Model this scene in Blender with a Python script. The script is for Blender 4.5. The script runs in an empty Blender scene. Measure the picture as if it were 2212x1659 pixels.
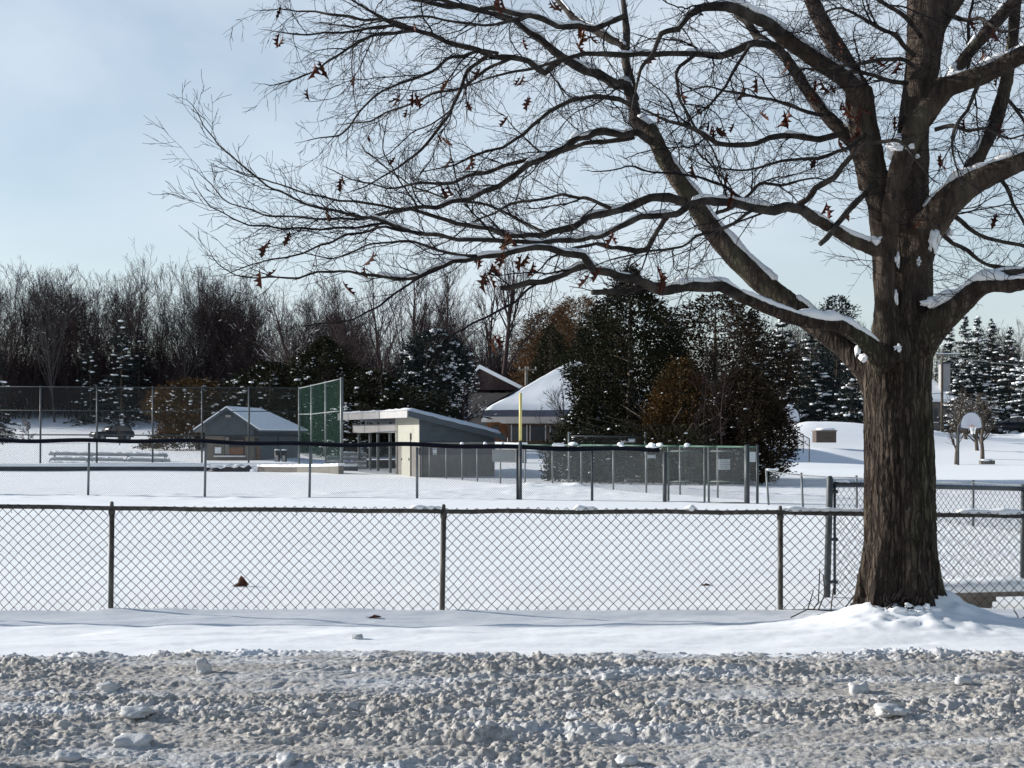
import bpy, math, random
import numpy as np
from mathutils import Vector
R = random.Random(11)
RNG = np.random.default_rng(5)
C = bpy.context.scene.collection
F, CX, YH, CZ = 3024.0, 1106.0, 940.0, 1.62
def P(x, y, D):                       # a sight line at forward distance D metres
    return Vector(((x - CX) / F * D, D, CZ + (YH - y) / F * D))
# ---------------------------------------------------------------- noise
def _h(ix, iy, iz, s):
    with np.errstate(over='ignore'):
        n = (ix.astype(np.int64) * 374761393 + iy.astype(np.int64) * 668265263 + iz.astype(np.int64) * 2147483647 + s * 1274126177) & 0xFFFFFFFF
        n = ((n ^ (n >> 13)) * 1274126177) & 0xFFFFFFFF
        n = ((n ^ (n >> 16)) * 2246822519) & 0xFFFFFFFF
        n = n ^ (n >> 15)
    return n.astype(np.float64) / 4294967295.0
def vnoise(x, y, z, s=0):
    x, y, z = np.broadcast_arrays(np.asarray(x, float), np.asarray(y, float), np.asarray(z, float))
    ix, iy, iz = np.floor(x), np.floor(y), np.floor(z)
    fx, fy, fz = x - ix, y - iy, z - iz
    u, v, w = [t * t * (3 - 2 * t) for t in (fx, fy, fz)]
    r = 0
    for a in (0, 1):
        for b in (0, 1):
            for c in (0, 1):
                r = r + (u if a else 1 - u) * (v if b else 1 - v) * (w if c else 1 - w) * _h(ix + a, iy + b, iz + c, s)
    return r * 2 - 1
def fbm(x, y, z, o=4, s=0, g=.5):
    r, a, k = 0, 1.0, 1.0
    for i in range(o):
        r = r + a * vnoise(np.asarray(x) * k, np.asarray(y) * k, np.asarray(z) * k, s + i * 17)
        a *= g; k *= 2.03
    return r
def worley(x, y, s=0):
    ix, iy = np.floor(x), np.floor(y)
    best = np.full(x.shape, 9.0); rid = np.zeros(x.shape)
    for a in (-1, 0, 1):
        for b in (-1, 0, 1):
            cx, cy = ix + a, iy + b
            px = cx + _h(cx, cy, cx * 0, s); py = cy + _h(cx, cy, cx * 0 + 1, s)
            d = np.hypot(px - x, py - y); m = d < best
            best = np.where(m, d, best); rid = np.where(m, _h(cx, cy, cx * 0 + 2, s), rid)
    return best, rid
# ---------------------------------------------------------------- meshes
def mesh_from(name, V, Fs, smooth=False):
    me = bpy.data.meshes.new(name)
    V = np.asarray(V, np.float32).reshape(-1, 3)
    Fs = [np.asarray(f, np.int32) for f in Fs if len(f)]
    me.vertices.add(len(V)); me.vertices.foreach_set('co', V.ravel())
    loops = np.concatenate([f.ravel() for f in Fs])
    tot = np.concatenate([np.full(len(f), f.shape[1], np.int32) for f in Fs])
    me.loops.add(len(loops)); me.loops.foreach_set('vertex_index', loops)
    me.polygons.add(len(tot)); me.polygons.foreach_set('loop_start', np.concatenate([[0], np.cumsum(tot)[:-1]]).astype(np.int32))
    me.polygons.foreach_set('use_smooth', np.full(len(tot), bool(smooth)))
    me.update(calc_edges=True); me.validate()
    return me
class MB:
    def __init__(s): s.v = []; s.f = {}; s.n = 0
    def add(s, V, *Fs):
        V = np.asarray(V, float).reshape(-1, 3)
        for f in Fs:
            f = np.asarray(f, np.int64)
            if len(f): s.f.setdefault(f.shape[1], []).append(f + s.n)
        s.v.append(V); s.n += len(V); return s
    def box(s, c, d, rz=0.0, ax=None):        # centre, size; turned by rz about z
        x, y, z = [k / 2 for k in d]
        v = np.array([[a * x, b * y, e * z] for e in (-1, 1) for b in (-1, 1) for a in (-1, 1)])
        ca, sa = math.cos(rz), math.sin(rz)
        v = np.stack([v[:, 0] * ca - v[:, 1] * sa, v[:, 0] * sa + v[:, 1] * ca, v[:, 2]], 1) + np.array(c)
        return s.add(v, [[0, 2, 3, 1], [4, 5, 7, 6], [0, 1, 5, 4], [2, 6, 7, 3], [0, 4, 6, 2], [1, 3, 7, 5]])
    def hull8(s, lo, hi):                     # two quads of 4 points each (same winding)
        return s.add(list(lo) + list(hi), [[3, 2, 1, 0], [4, 5, 6, 7], [0, 1, 5, 4], [1, 2, 6, 5], [2, 3, 7, 6], [3, 0, 4, 7]])
    def extrude(s, poly, vec):                # polygon (list of 3d) swept along vec
        p = np.array([tuple(q) for q in poly], float); n = len(p); q = p + np.array(tuple(vec))
        s.add(np.concatenate([p, q]), [[i, (i + 1) % n, (i + 1) % n + n, i + n] for i in range(n)], [list(range(n))[::-1]], [[i + n for i in range(n)]])
        return s
    def tube(s, pts, rad, n=8, cap=True, sq=None):
        p = np.array([tuple(q) for q in pts], float); m = len(p)
        r = np.full(m, rad) if np.isscalar(rad) else np.array(rad, float)
        t = np.gradient(p, axis=0); t /= np.linalg.norm(t, axis=1)[:, None] + 1e-12
        up = np.array([0, 0, 1.0]) if abs(t[0][2]) < .9 else np.array([0, 1.0, 0])
        a = np.cross(t[0], up); a /= np.linalg.norm(a); ring = []
        for i in range(m):
            a = a - t[i] * np.dot(a, t[i]); a /= np.linalg.norm(a) + 1e-12
            b = np.cross(t[i], a)
            th = np.arange(n) * 2 * math.pi / n
            ring.append(p[i] + r[i] * (np.cos(th)[:, None] * a + np.sin(th)[:, None] * b))
        k = np.arange(n); q = []
        for i in range(m - 1):
            q.append(np.stack([i * n + k, i * n + (k + 1) % n, (i + 1) * n + (k + 1) % n, (i + 1) * n + k], 1))
        fs = [np.concatenate(q)]
        if cap: fs += [[list(range(n))[::-1]], [[(m - 1) * n + i for i in range(n)]]]
        return s.add(np.concatenate(ring), *fs)
    def segs(s, A, B, ra, rb, n=3):           # many straight tapered sticks
        A, B = np.asarray(A, float), np.asarray(B, float); N = len(A)
        if not N: return s
        ra = np.broadcast_to(np.asarray(ra, float), (N,)); rb = np.broadcast_to(np.asarray(rb, float), (N,))
        t = B - A; t = t / (np.linalg.norm(t, axis=1)[:, None] + 1e-9)
        up = np.where(np.abs(t[:, 2:3]) < .9, np.array([[0, 0, 1.0]]), np.array([[1.0, 0, 0]]))
        a = np.cross(t, up); a /= np.linalg.norm(a, axis=1)[:, None] + 1e-9; b = np.cross(t, a)
        V = np.empty((N, 2 * n, 3))
        for i in range(n):
            o = math.cos(2 * math.pi * i / n) * a + math.sin(2 * math.pi * i / n) * b
            V[:, i] = A + o * ra[:, None]; V[:, n + i] = B + o * rb[:, None]
        base = (np.arange(N) * 2 * n)[:, None]
        q = [base + np.array([[i, (i + 1) % n, n + (i + 1) % n, n + i]]) for i in range(n)]
        return s.add(V.reshape(-1, 3), np.concatenate(q))
    def blades(s, Cn, d, L, W, seed=0):       # leaf shaped quads
        g = np.random.default_rng(seed); N = len(Cn)
        d = d / (np.linalg.norm(d, axis=1)[:, None] + 1e-9)
        w = np.cross(d, g.normal(size=(N, 3))); w /= np.linalg.norm(w, axis=1)[:, None] + 1e-9
        L = np.broadcast_to(L, (N,))[:, None]; W = np.broadcast_to(W, (N,))[:, None]
        bend = np.cross(d, w) * L * g.uniform(-.25, .25, (N, 1))
        V = np.stack([Cn, Cn + d * L * .45 + w * W + bend, Cn + d * L, Cn + d * L * .45 - w * W + bend], 1)
        b = (np.arange(N) * 4)[:, None]
        return s.add(V.reshape(-1, 3), b + np.array([[0, 1, 2, 3]]))
    def lumps(s, Cn, S, seed=0, sub=1, jit=.22):
        g = np.random.default_rng(seed); bv, bf = ICO[sub]; N = len(Cn); m = len(bv)
        S = np.broadcast_to(np.asarray(S, float), (N, 3))
        a = g.uniform(0, 6.28, N); ca, sa = np.cos(a)[:, None], np.sin(a)[:, None]
        k = 1 + g.uniform(-jit, jit, (N, m))
        x = bv[None, :, 0] * k * S[:, 0:1]; y = bv[None, :, 1] * k * S[:, 1:2]; z = bv[None, :, 2] * k * S[:, 2:3]
        V = np.stack([x * ca - y * sa, x * sa + y * ca, z], 2) + np.asarray(Cn)[:, None, :]
        f = (np.arange(N) * m)[:, None, None] + bf[None]
        return s.add(V.reshape(-1, 3), f.reshape(-1, 3))
    def build(s, name, m, parent=None, smooth=False):
        V = np.concatenate(s.v)
        if parent is not None: V = V - np.array(root_loc(parent))
        me = mesh_from(name, V, [np.concatenate(f) for f in s.f.values()], smooth)
        return link(name, me, m, parent)
def root_loc(o):
    l = Vector((0, 0, 0))
    while o is not None: l = l + o.location; o = o.parent
    return l
def link(name, me, m, parent=None):
    o = bpy.data.objects.new(name, me); C.objects.link(o)
    if m is not None: me.materials.append(m)
    if parent is not None: o.parent = parent
    return o
def _ico():
    import bmesh
    out = {}
    for sub in (1, 2, 3):
        bm = bmesh.new(); bmesh.ops.create_icosphere(bm, subdivisions=sub, radius=1)
        out[sub] = (np.array([v.co[:] for v in bm.verts]), np.array([[v.index for v in f.verts] for f in bm.faces])); bm.free()
    return out
ICO = _ico()
def tag(o, label=None, cat=None, group=None, kind=None):
    if label: o['label'] = label
    if cat: o['category'] = cat
    if group: o['group'] = group
    if kind: o['kind'] = kind
    return o
def thing(name, loc, label, cat, group=None):
    o = bpy.data.objects.new(name, None); C.objects.link(o); o.location = loc; o.empty_display_size = .3
    return tag(o, label, cat, group)
def copy_tree(o, parent=None):
    c = o.copy(); C.objects.link(c)
    if parent is not None: c.parent = parent
    for ch in [k for k in bpy.data.objects if k.parent == o]: copy_tree(ch, c)
    return c
# ---------------------------------------------------------------- materials
def mat(name, cols, scale=6., stretch=(1, 1, 1), rough=.8, bump=0., bdist=.02, bscale=None, detail=6., island=False, spec=.3, metal=0., wave=None, pos=None):
    m = bpy.data.materials.new(name); m.use_nodes = True; nt = m.node_tree; N = nt.nodes; L = nt.links
    b = N['Principled BSDF']; b.inputs['Roughness'].default_value = rough
    b.inputs['Specular IOR Level'].default_value = spec; b.inputs['Metallic'].default_value = metal
    tc = N.new('ShaderNodeTexCoord'); mp = N.new('ShaderNodeMapping'); mp.inputs['Scale'].default_value = stretch
    L.new(tc.outputs['Object'], mp.inputs['Vector'])
    nz = N.new('ShaderNodeTexNoise'); nz.inputs['Scale'].default_value = scale; nz.inputs['Detail'].default_value = detail
    nz.inputs['Roughness'].default_value = .62
    L.new(mp.outputs[0], nz.inputs['Vector'])
    rp = N.new('ShaderNodeValToRGB'); e = rp.color_ramp.elements
    if len(cols) == 1: cols = [cols[0], cols[0]]
    lo, hi = (.0, 1.) if island else (.3, .7)
    ps = pos or [lo + (hi - lo) * i / (len(cols) - 1) for i in range(len(cols))]
    while len(e) < len(cols): e.new(.5)
    for i, c in enumerate(cols): e[i].position = ps[i]; e[i].color = (*c, 1)
    if island:
        ge = N.new('ShaderNodeNewGeometry'); mx = N.new('ShaderNodeMath'); mx.operation = 'MULTIPLY_ADD'
        ad = N.new('ShaderNodeMath'); ad.operation = 'MULTIPLY_ADD'; ad.inputs[1].default_value = .75; ad.inputs[2].default_value = .13
        L.new(ge.outputs['Random Per Island'], mx.inputs[0]); mx.inputs[1].default_value = .55
        mm = N.new('ShaderNodeMath'); mm.operation = 'MULTIPLY_ADD'; mm.inputs[1].default_value = 1.6; mm.inputs[2].default_value = -.58
        L.new(nz.outputs[0], mm.inputs[0]); L.new(mm.outputs[0], mx.inputs[2]); L.new(mx.outputs[0], rp.inputs[0])
    else: L.new(nz.outputs[0], rp.inputs[0])
    L.new(rp.outputs[0], b.inputs['Base Color'])
    if bump:
        n2 = N.new('ShaderNodeTexNoise'); n2.inputs['Scale'].default_value = bscale or scale * 3; n2.inputs['Detail'].default_value = 8
        L.new(mp.outputs[0], n2.inputs['Vector'])
        bp = N.new('ShaderNodeBump'); bp.inputs['Strength'].default_value = bump; bp.inputs['Distance'].default_value = bdist
        L.new(n2.outputs[0], bp.inputs['Height']); L.new(bp.outputs[0], b.inputs['Normal'])
    if wave:                                # courses of siding or block: (axis, scale, strength)
        wv = N.new('ShaderNodeTexWave'); wv.wave_type = 'BANDS'; wv.bands_direction = wave[0]; wv.wave_profile = 'SAW'
        wv.inputs['Scale'].default_value = wave[1]; L.new(tc.outputs['Object'], wv.inputs['Vector'])
        bp = N.new('ShaderNodeBump'); bp.inputs['Strength'].default_value = wave[2]; bp.inputs['Distance'].default_value = .02
        L.new(wv.outputs['Fac'], bp.inputs['Height']); L.new(bp.outputs[0], b.inputs['Normal'])
    return m
SNOWC = (.80, .83, .88)
M = {}
M['snow'] = mat('snow', [(.85, .865, .875), (.89, .90, .905)], 1.2, rough=.7, bump=.25, bdist=.012, bscale=14, spec=.2)
M['snowcap'] = mat('settled_snow', [(.84, .855, .87), (.89, .90, .905)], 9, rough=.7, bump=.3, bdist=.006, bscale=60, spec=.2)
M['bark'] = mat('oak_bark', [(.035, .03, .026), (.10, .082, .066), (.17, .14, .11)], 5, (3.2, 3.2, .55), rough=.95, bump=1., bdist=.012, bscale=26, spec=.1)
M['limb'] = mat('limb_bark', [(.018, .015, .014), (.048, .041, .036), (.10, .087, .076)], 7, (1, 1, 1), rough=.92, bump=.5, bdist=.006, bscale=40, spec=.1)
M['twig'] = mat('twig_bark', [(.010, .008, .010), (.026, .020, .021)], 8, rough=.85, spec=.15)
M['leaf'] = mat('dead_oak_leaf', [(.035, .010, .008), (.085, .022, .012), (.19, .085, .04)], 9, rough=.75, spec=.2)
M['rustpipe'] = mat('weathered_pipe', [(.03, .027, .025), (.075, .068, .06), (.15, .138, .12)], 11, (1, 1, .5), rough=.6, bump=.2, bdist=.003, bscale=90)
M['wire'] = mat('weathered_wire', [(.016, .015, .015), (.045, .034, .027)], 3, rough=.8, spec=.1)
M['galv'] = mat('galvanised_pipe', [(.105, .12, .122), (.19, .205, .21)], 6, rough=.5, metal=.15, spec=.4)
M['galvwire'] = mat('galvanised_wire', [(.13, .145, .15), (.20, .215, .22)], 3, rough=.6)
M['darkpipe'] = mat('dark_pipe', [(.032, .038, .042), (.07, .08, .085)], 6, rough=.5)
M['blackpad'] = mat('black_top_cap', [(.004, .005, .010), (.008, .009, .015)], 3, rough=.9, spec=.05)
M['yellow'] = mat('yellow_paint', [(.62, .52, .18), (.70, .60, .26)], 3, rough=.5)
M['greenpipe'] = mat('green_grey_pipe', [(.06, .08, .074), (.12, .145, .135)], 6, rough=.55)
M['greenscreen'] = mat('green_pipe', [(.03, .075, .055), (.06, .12, .09)], 4, rough=.5)
M['slate'] = mat('slate_siding', [(.06, .075, .088), (.085, .10, .115)], 2.5, rough=.7, wave=('Z', 1.6, .6))
M['slateflat'] = mat('slate_trim', [(.07, .085, .10), (.09, .105, .12)], 2.5, rough=.7)
M['cream'] = mat('cream_siding', [(.30, .298, .255), (.37, .365, .315)], 2.5, rough=.7, wave=('Z', 1.45, .8))
M['creamflat'] = mat('cream_door', [(.29, .285, .24), (.34, .335, .28)], 2.5, rough=.6)
M['block'] = mat('grey_block', [(.13, .12, .11), (.20, .185, .17)], 4, rough=.9, wave=('Z', 1.55, .7))
M['tanblock'] = mat('tan_block', [(.10, .085, .07), (.20, .172, .14)], 1.6, rough=.9, wave=('Z', 1.55, .7))
M['fascia'] = mat('grey_fascia', [(.30, .29, .29), (.38, .37, .37)], 4, rough=.6)
M['wood'] = mat('brown_wood', [(.13, .06, .03), (.22, .11, .055)], 6, (1, 1, .3), rough=.8)
M['greywood'] = mat('weathered_wood', [(.13, .115, .095), (.24, .21, .175)], 7, (.3, 1, 1), rough=.9, bump=.4, bdist=.005)
M['dark'] = mat('dark_opening', [(.012, .012, .014), (.03, .03, .033)], 3, rough=.6)
M['glass'] = mat('dark_glass', [(.02, .025, .03), (.035, .04, .05)], 2, rough=.12, spec=.6)
M['white'] = mat('white_paint', [(.70, .72, .73), (.78, .80, .81)], 3, rough=.5)
M['offwhite'] = mat('backboard_paint', [(.55, .57, .63), (.62, .64, .69)], 3, rough=.5)
M['sign'] = mat('sign_board', [(.50, .53, .53), (.58, .60, .60)], 3, rough=.5)
M['ink'] = mat('sign_print', [(.06, .07, .08), (.10, .11, .12)], 3, rough=.6)
M['alu'] = mat('aluminium_plank', [(.32, .33, .34), (.42, .43, .44)], 3, rough=.5, spec=.4)
M['carblack'] = mat('black_car_paint', [(.008, .009, .012), (.013, .014, .018)], 3, rough=.3, spec=.3)
M['tyre'] = mat('tyre_rubber', [(.012, .012, .012), (.025, .025, .025)], 6, rough=.9)
M['rim'] = mat('wheel_rim', [(.2, .2, .21), (.3, .3, .31)], 6, rough=.35, metal=.6)
M['cedar'] = mat('cedar_foliage', [(.007, .008, .006), (.014, .016, .009), (.026, .027, .013), (.045, .038, .018)], .9, rough=.85, island=True, spec=.12)
M['cedarbrown'] = mat('rusty_cedar_foliage', [(.016, .014, .007), (.042, .030, .011), (.09, .048, .016), (.14, .07, .024)], .7, rough=.85, island=True, spec=.12)
M['brush'] = mat('brown_brush_foliage', [(.009, .007, .006), (.020, .015, .010), (.042, .030, .018), (.068, .048, .028)], .7, rough=.9, island=True, spec=.08)
M['spruce'] = mat('spruce_needles', [(.008, .012, .013), (.016, .024, .024), (.028, .038, .036)], .8, rough=.85, island=True, spec=.12)
M['farbark'] = mat('far_bark', [(.022, .014, .015), (.046, .032, .032), (.080, .061, .056)], .35, rough=.95, spec=.1)
M['palebark'] = mat('pale_bark', [(.04, .035, .036), (.095, .087, .084)], .5, rough=.95, spec=.1)
M['willow'] = mat('rust_twigs', [(.075, .042, .022), (.15, .085, .042)], .5, rough=.9, spec=.1)
M['slush'] = None
# ================================================================ ground
OAK = P(1941, 1322, 12.0)
def prof(D, pts): return np.interp(D, [p[0] for p in pts], [p[1] for p in pts])
PL = [(0, 0), (62.4, 0), (63.3, .32), (75, .42), (100, .75), (150, .75), (176, .95), (187, 2.3), (225, 7), (400, 12), (900, 20)]
PM = [(0, 0), (54, 0), (66, .15), (80, .35), (100, .8), (150, 2), (220, 6), (400, 12), (900, 20)]
PR = [(0, 0), (40, 0), (60, -.2), (97, -.42), (108, .5), (120, 1.7), (128, 1.55), (145, 1.5), (170, 2.4), (220, 5), (400, 12), (900, 20)]
def sm(t): t = np.clip(t, 0, 1); return t * t * (3 - 2 * t)
def Gz(X, Y, fine=True):
    X = np.asarray(X, float); Y = np.asarray(Y, float); D = np.maximum(Y, .1); u = X / np.maximum(D, 8)
    wl = sm((-.135 - u) / .03); wr = sm((u - .14) / .06)
    z = prof(D, PL) * wl + prof(D, PM) * (1 - wl) * (1 - wr) + prof(D, PR) * wr
    z = z + .03 * sm((D - 11) / 6) * fbm(X * .12, Y * .12, 0, 3, 3)
    if fine:
        near = np.exp(-((D - 11.8) / 1.6) ** 2)
        z = z + near * (.024 * fbm(X * .5, Y * 1.6, 0, 4, 8) + .009 * fbm(X * 2.2, Y * 7, 0, 4, 9))
        z = z + .005 * fbm(X * 1.2, Y * 2.2, 0, 4, 11) * sm((60 - D) / 30)
        bq = P(2110, 940, 13.35); z = z - .07 * np.exp(-((X - bq.x) / .9) ** 2 - ((Y - bq.y) / .35) ** 2)
        # drift lip along the front fence, mound round the oak
        z = z + .03 * np.exp(-((Y - 12.74) / .16) ** 2) * (1 + .5 * vnoise(X * 2.5, Y, 0, 4))
        dx, dy = X - OAK.x, Y - OAK.y + .14
        r = np.hypot(dx / (1 + .35 * (dx > 0)), dy)
        z = z + .10 * np.exp(-(r / .50) ** 2) * (1 + .3 * fbm(X * 2.3, Y * 2.3, 0, 3, 21)) + .085 * np.exp(-(r / 1.0) ** 2)
        z = z + .16 * np.exp(-((X - OAK.x - .38) / .32) ** 2 - ((Y - OAK.y - .06) / .30) ** 2) + .06 * np.exp(-((X - OAK.x + .45) / .3) ** 2 - ((Y - OAK.y + .2) / .3) ** 2)
        z = z + .035 * np.exp(-(r / .6) ** 2) * fbm(X * 9, Y * 9, 0, 3, 22)
        # ploughed heaps along the far kerb on the right, mounds by the court
        hp = wr * np.exp(-((D - 122) / 5) ** 2) * .5 * np.maximum(0, fbm(X * .45, Y * .3, 0, 3, 31))
        z = z + hp
        for mx, my, s1, s2, hh in ((1745, 104, 3.6, 3.0, .45), (1800, 101, 4.0, 2.6, .45), (1900, 112, 7, 3, .9), (1705, 114, 4, 3.5, .9), (1835, 116, 5, 3, 1.1), (1760, 82, 4.2, 1.6, .22), (1840, 84, 1.6, 1.2, .18), (1730, 89, 5, 1.5, .25)):
            q = P(mx, 940, my); z = z + hh * np.exp(-((X - q.x) / s1) ** 2 - ((Y - q.y) / s2) ** 2)
        # ploughed heap behind the outfield fence
        q = P(1215, 940, 43); z = z + .10 * np.exp(-((X - q.x) / 2.4) ** 2 - ((Y - q.y) / 2.0) ** 2) * (1 + .6 * fbm(X * 2, Y * 2, 0, 3, 41))
        z = z + .035 * sm((fbm(X * 1.4, Y * 1.4, 0, 3, 43))) * np.exp(-((D - 38) / 4) ** 2)
        # road edge: the sheet dips under the slush
        e = 10.30 + .20 * fbm(X * .7, 0, 0, 4, 51)
        z = z - .20 * sm((e - Y) / .5)
    return z
def gz(x, y): return float(Gz(np.array([x]), np.array([y]))[0])
def GP(x, D):                         # ground point under image column x at distance D
    X = (x - CX) / F * D; return Vector((X, D, gz(X, D)))
def ground():
    rows = [-60, -30, -10, 2, 6, 9]
    y = 9.6
    while y < 900:
        rows.append(y); y += .028 + max(0, y - 13) * .0075 + max(0, y - 60) * .012
    rows = np.array(rows); s = np.sinh(np.linspace(-3.2, 3.2, 560)); s = s / s[-1]
    k = np.linspace(-1, 1, 560); s = np.sign(k) * (np.abs(k) * .30 + np.abs(k) ** 5 * .70)
    W = np.maximum(rows, 9) * 1.5 + 8
    X = s[None, :] * W[:, None]; Y = np.broadcast_to(rows[:, None], X.shape)
    Z = Gz(X, Y)
    n, m = X.shape; i = np.arange(n - 1)[:, None] * m + np.arange(m - 1)[None]
    q = np.stack([i, i + 1, i + m + 1, i + m], 2).reshape(-1, 4)
    me = mesh_from('snow_ground', np.stack([X, Y, Z], 2), [q], True)
    tag(link('snow_ground', me, M['snow']), kind='structure', label='smooth snow covering the verge, ball field and ground beyond')
ground()
def slush_mat():
    m = bpy.data.materials.new('dirty_slush'); m.use_nodes = True; nt = m.node_tree; N = nt.nodes; L = nt.links; b = N['Principled BSDF']
    tc = N.new('ShaderNodeTexCoord')
    def noise(sc, st, det=6, rg=.6):
        mp = N.new('ShaderNodeMapping'); mp.inputs['Scale'].default_value = st; L.new(tc.outputs['Object'], mp.inputs[0])
        n = N.new('ShaderNodeTexNoise'); n.inputs['Scale'].default_value = sc; n.inputs['Detail'].default_value = det; n.inputs['Roughness'].default_value = rg
        L.new(mp.outputs[0], n.inputs['Vector']); return n.outputs[0]
    def ramp(f, a, b_, pa, pb):
        r = N.new('ShaderNodeValToRGB'); e = r.color_ramp.elements; e[0].color = (*a, 1); e[1].color = (*b_, 1); e[0].position = pa; e[1].position = pb
        L.new(f, r.inputs[0]); return r.outputs[0]
    def mix(f, a, b_):
        x = N.new('ShaderNodeMix'); x.data_type = 'RGBA'; L.new(f, x.inputs[0]); L.new(a, x.inputs[6]); L.new(b_, x.inputs[7]); return x.outputs[2]
    dirt = ramp(noise(26, (1, 1, 1), 8, .7), (.20, .178, .152), (.63, .60, .56), .31, .68)
    clean = ramp(noise(14, (1, 1, 1)), (.58, .61, .65), (.80, .825, .86), .3, .7)
    f1 = ramp(noise(1.2, (.36, 1.9, 1), 7), (0, 0, 0), (.8, .8, .8), .50, .74)
    col = mix(f1, dirt, clean)
    sp = N.new('ShaderNodeSeparateXYZ'); L.new(tc.outputs['Object'], sp.inputs[0])          # clean crumbs thrown onto the verge side
    nv = noise(2.2, (.8, 1.5, 1), 6); my = N.new('ShaderNodeMath'); my.operation = 'MULTIPLY_ADD'; my.inputs[1].default_value = 1.5; L.new(nv, my.inputs[0]); L.new(sp.outputs['Y'], my.inputs[2])
    mv = N.new('ShaderNodeMapRange'); mv.inputs[1].default_value = 10.75; mv.inputs[2].default_value = 11.3; L.new(my.outputs[0], mv.inputs[0])
    wc = N.new('ShaderNodeRGB'); wc.outputs[0].default_value = (.74, .76, .79, 1); col = mix(mv.outputs[0], col, wc.outputs[0])
    grit = ramp(noise(70, (1, 1, 1), 4), (1, 1, 1), (0, 0, 0), .30, .40)
    gm = N.new('ShaderNodeMath'); gm.operation = 'MULTIPLY'; gm.inputs[1].default_value = .45; L.new(grit, gm.inputs[0])
    gc = N.new('ShaderNodeRGB'); gc.outputs[0].default_value = (.16, .145, .125, 1)
    col = mix(gm.outputs[0], col, gc.outputs[0])
    L.new(col, b.inputs['Base Color']); b.inputs['Roughness'].default_value = .75; b.inputs['Specular IOR Level'].default_value = .25
    bp = N.new('ShaderNodeBump'); bp.inputs['Strength'].default_value = .7; bp.inputs['Distance'].default_value = .008
    L.new(noise(75, (1, 1, 1), 6), bp.inputs['Height']); L.new(bp.outputs[0], b.inputs['Normal'])
    return m
M['slush'] = slush_mat()
def Sz(X, Y):
    edge = 10.62 + .20 * fbm(X * .7, 0, 0, 4, 51) + .10 * fbm(X * 4, Y * 4, 0, 3, 52)
    wx = X + .05 * fbm(X * 5, Y * 5, 0, 2, 61); wy = Y + .05 * fbm(X * 5, Y * 5, 0, 2, 62)
    z = .042 * fbm(X * .14, Y * 1.35, 0, 3, 63) + .020 * fbm(X * .5, Y * 3.4, 0, 4, 64)
    rough = .30 + .95 * sm(.5 + .95 * fbm(X * .55, Y * 2.1, 0, 4, 65))
    bl = 0
    for q, (sx_, sy_, am) in enumerate(((5, 14, .012), (13, 30, .0085), (30, 58, .0055), (62, 100, .0032))): bl = bl + am * (np.abs(vnoise(wx * sx_, wy * sy_, 0, 66 + q)) * 2 - .6)
    z = z + (.25 + rough) * bl
    for k, (sc, am) in enumerate(((6, .005), (15, .0038), (32, .0028), (62, .002))):
        f, r = worley(wx * sc * .62 + .35 * vnoise(wx * sc * 2, wy * sc * 2, 0, 75 + k), wy * sc * 1.1 + .35 * vnoise(wx * sc * 2, wy * sc * 2, 3, 79 + k), 70 + k)
        z = z + am * rough * np.minimum(.8, np.maximum(0, 1 - (f / .72) ** 2)) * (r > (.90, .84, .70, .5)[k]) * (.35 + r)
    z = z + .009 * fbm(X * 34, Y * 34, 0, 3, 81) * rough
    t = sm((edge - Y) / .32)
    return -.035 + (z + .035) * t - .13 * (1 - t)
def slush():
    rows = np.concatenate([np.linspace(-14, 5.6, 30), np.arange(5.66, 11.5, .0105)])
    k = np.linspace(-1, 1, 900); s = np.sign(k) * (np.abs(k) * .40 + np.maximum(0, np.abs(k) - .92) / .08 * 4.0)
    W = np.maximum(rows, 5) + 1.6
    X = s[None] * W[:, None]; Y = np.broadcast_to(rows[:, None], X.shape); Z = Sz(X, Y)
    n, m = X.shape; i = np.arange(n - 1)[:, None] * m + np.arange(m - 1)[None]
    q = np.stack([i, i + 1, i + m + 1, i + m], 2).reshape(-1, 4)
    tag(link('slush_road', mesh_from('slush_road', np.stack([X, Y, Z], 2), [q], True), M['slush']), kind='structure', label='road shoulder of churned dirty grey slush')
    # loose crumbs of frozen slush
    N = 700; y = 6.2 + 4.7 * RNG.random(N) ** 1.15; x = (RNG.random(N) - .5) * .9 * y
    r = .003 + .014 * RNG.random(N) ** 4
    mb = MB(); mb.lumps(np.stack([x, y, Sz(x, y) + r * .35], 1), np.stack([r * 1.15, r, r * .8], 1), 3, 1, .3)
    tag(mb.build('slush_crumbs', M['slush'], None, True), kind='stuff', label='loose crumbs of frozen slush strewn over the road shoulder')
slush()
M['chunk'] = mat('snow_chunk', [(.40, .40, .405), (.58, .585, .59)], 9, rough=.75, bump=.6, bdist=.008, bscale=50, spec=.2)
def chunk(x, y, w, h, label, seed, flat=1.0, ground=False):
    D = 1.66 / ((y - YH) / F)
    for _ in range(6):
        X = (x - CX) / F * D; zz = float((Sz if not ground else Gz)(np.array([X]), np.array([D]))[0]); D = (CZ - zz) / ((y - YH) / F)
    g = np.random.default_rng(seed); bv, bf = ICO[3]
    k = 1 + .55 * fbm(bv[:, 0] * 1.5 + seed, bv[:, 1] * 1.5, bv[:, 2] * 1.5, 4, seed)
    sx = w / F * D / 2; szz = h / F * D / 2
    v = bv * k[:, None]; v = np.sign(v) * np.abs(v) ** .9
    V = v * np.array([sx, sx * .9, szz]) + np.array([X, D, zz + szz * .38])
    mb = MB(); mb.add(V, bf)
    o = mb.build('snow_chunk', M['chunk'], None, True); tag(o, label, 'snow chunk', 'snow chunks lying in the slush')
    me = o.data; c = np.mean(V, 0); a = np.empty(len(V) * 3, np.float32); me.vertices.foreach_get('co', a)
    a = a.reshape(-1, 3) - c.astype(np.float32); me.vertices.foreach_set('co', a.ravel()); me.update(); o.location = c
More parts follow.
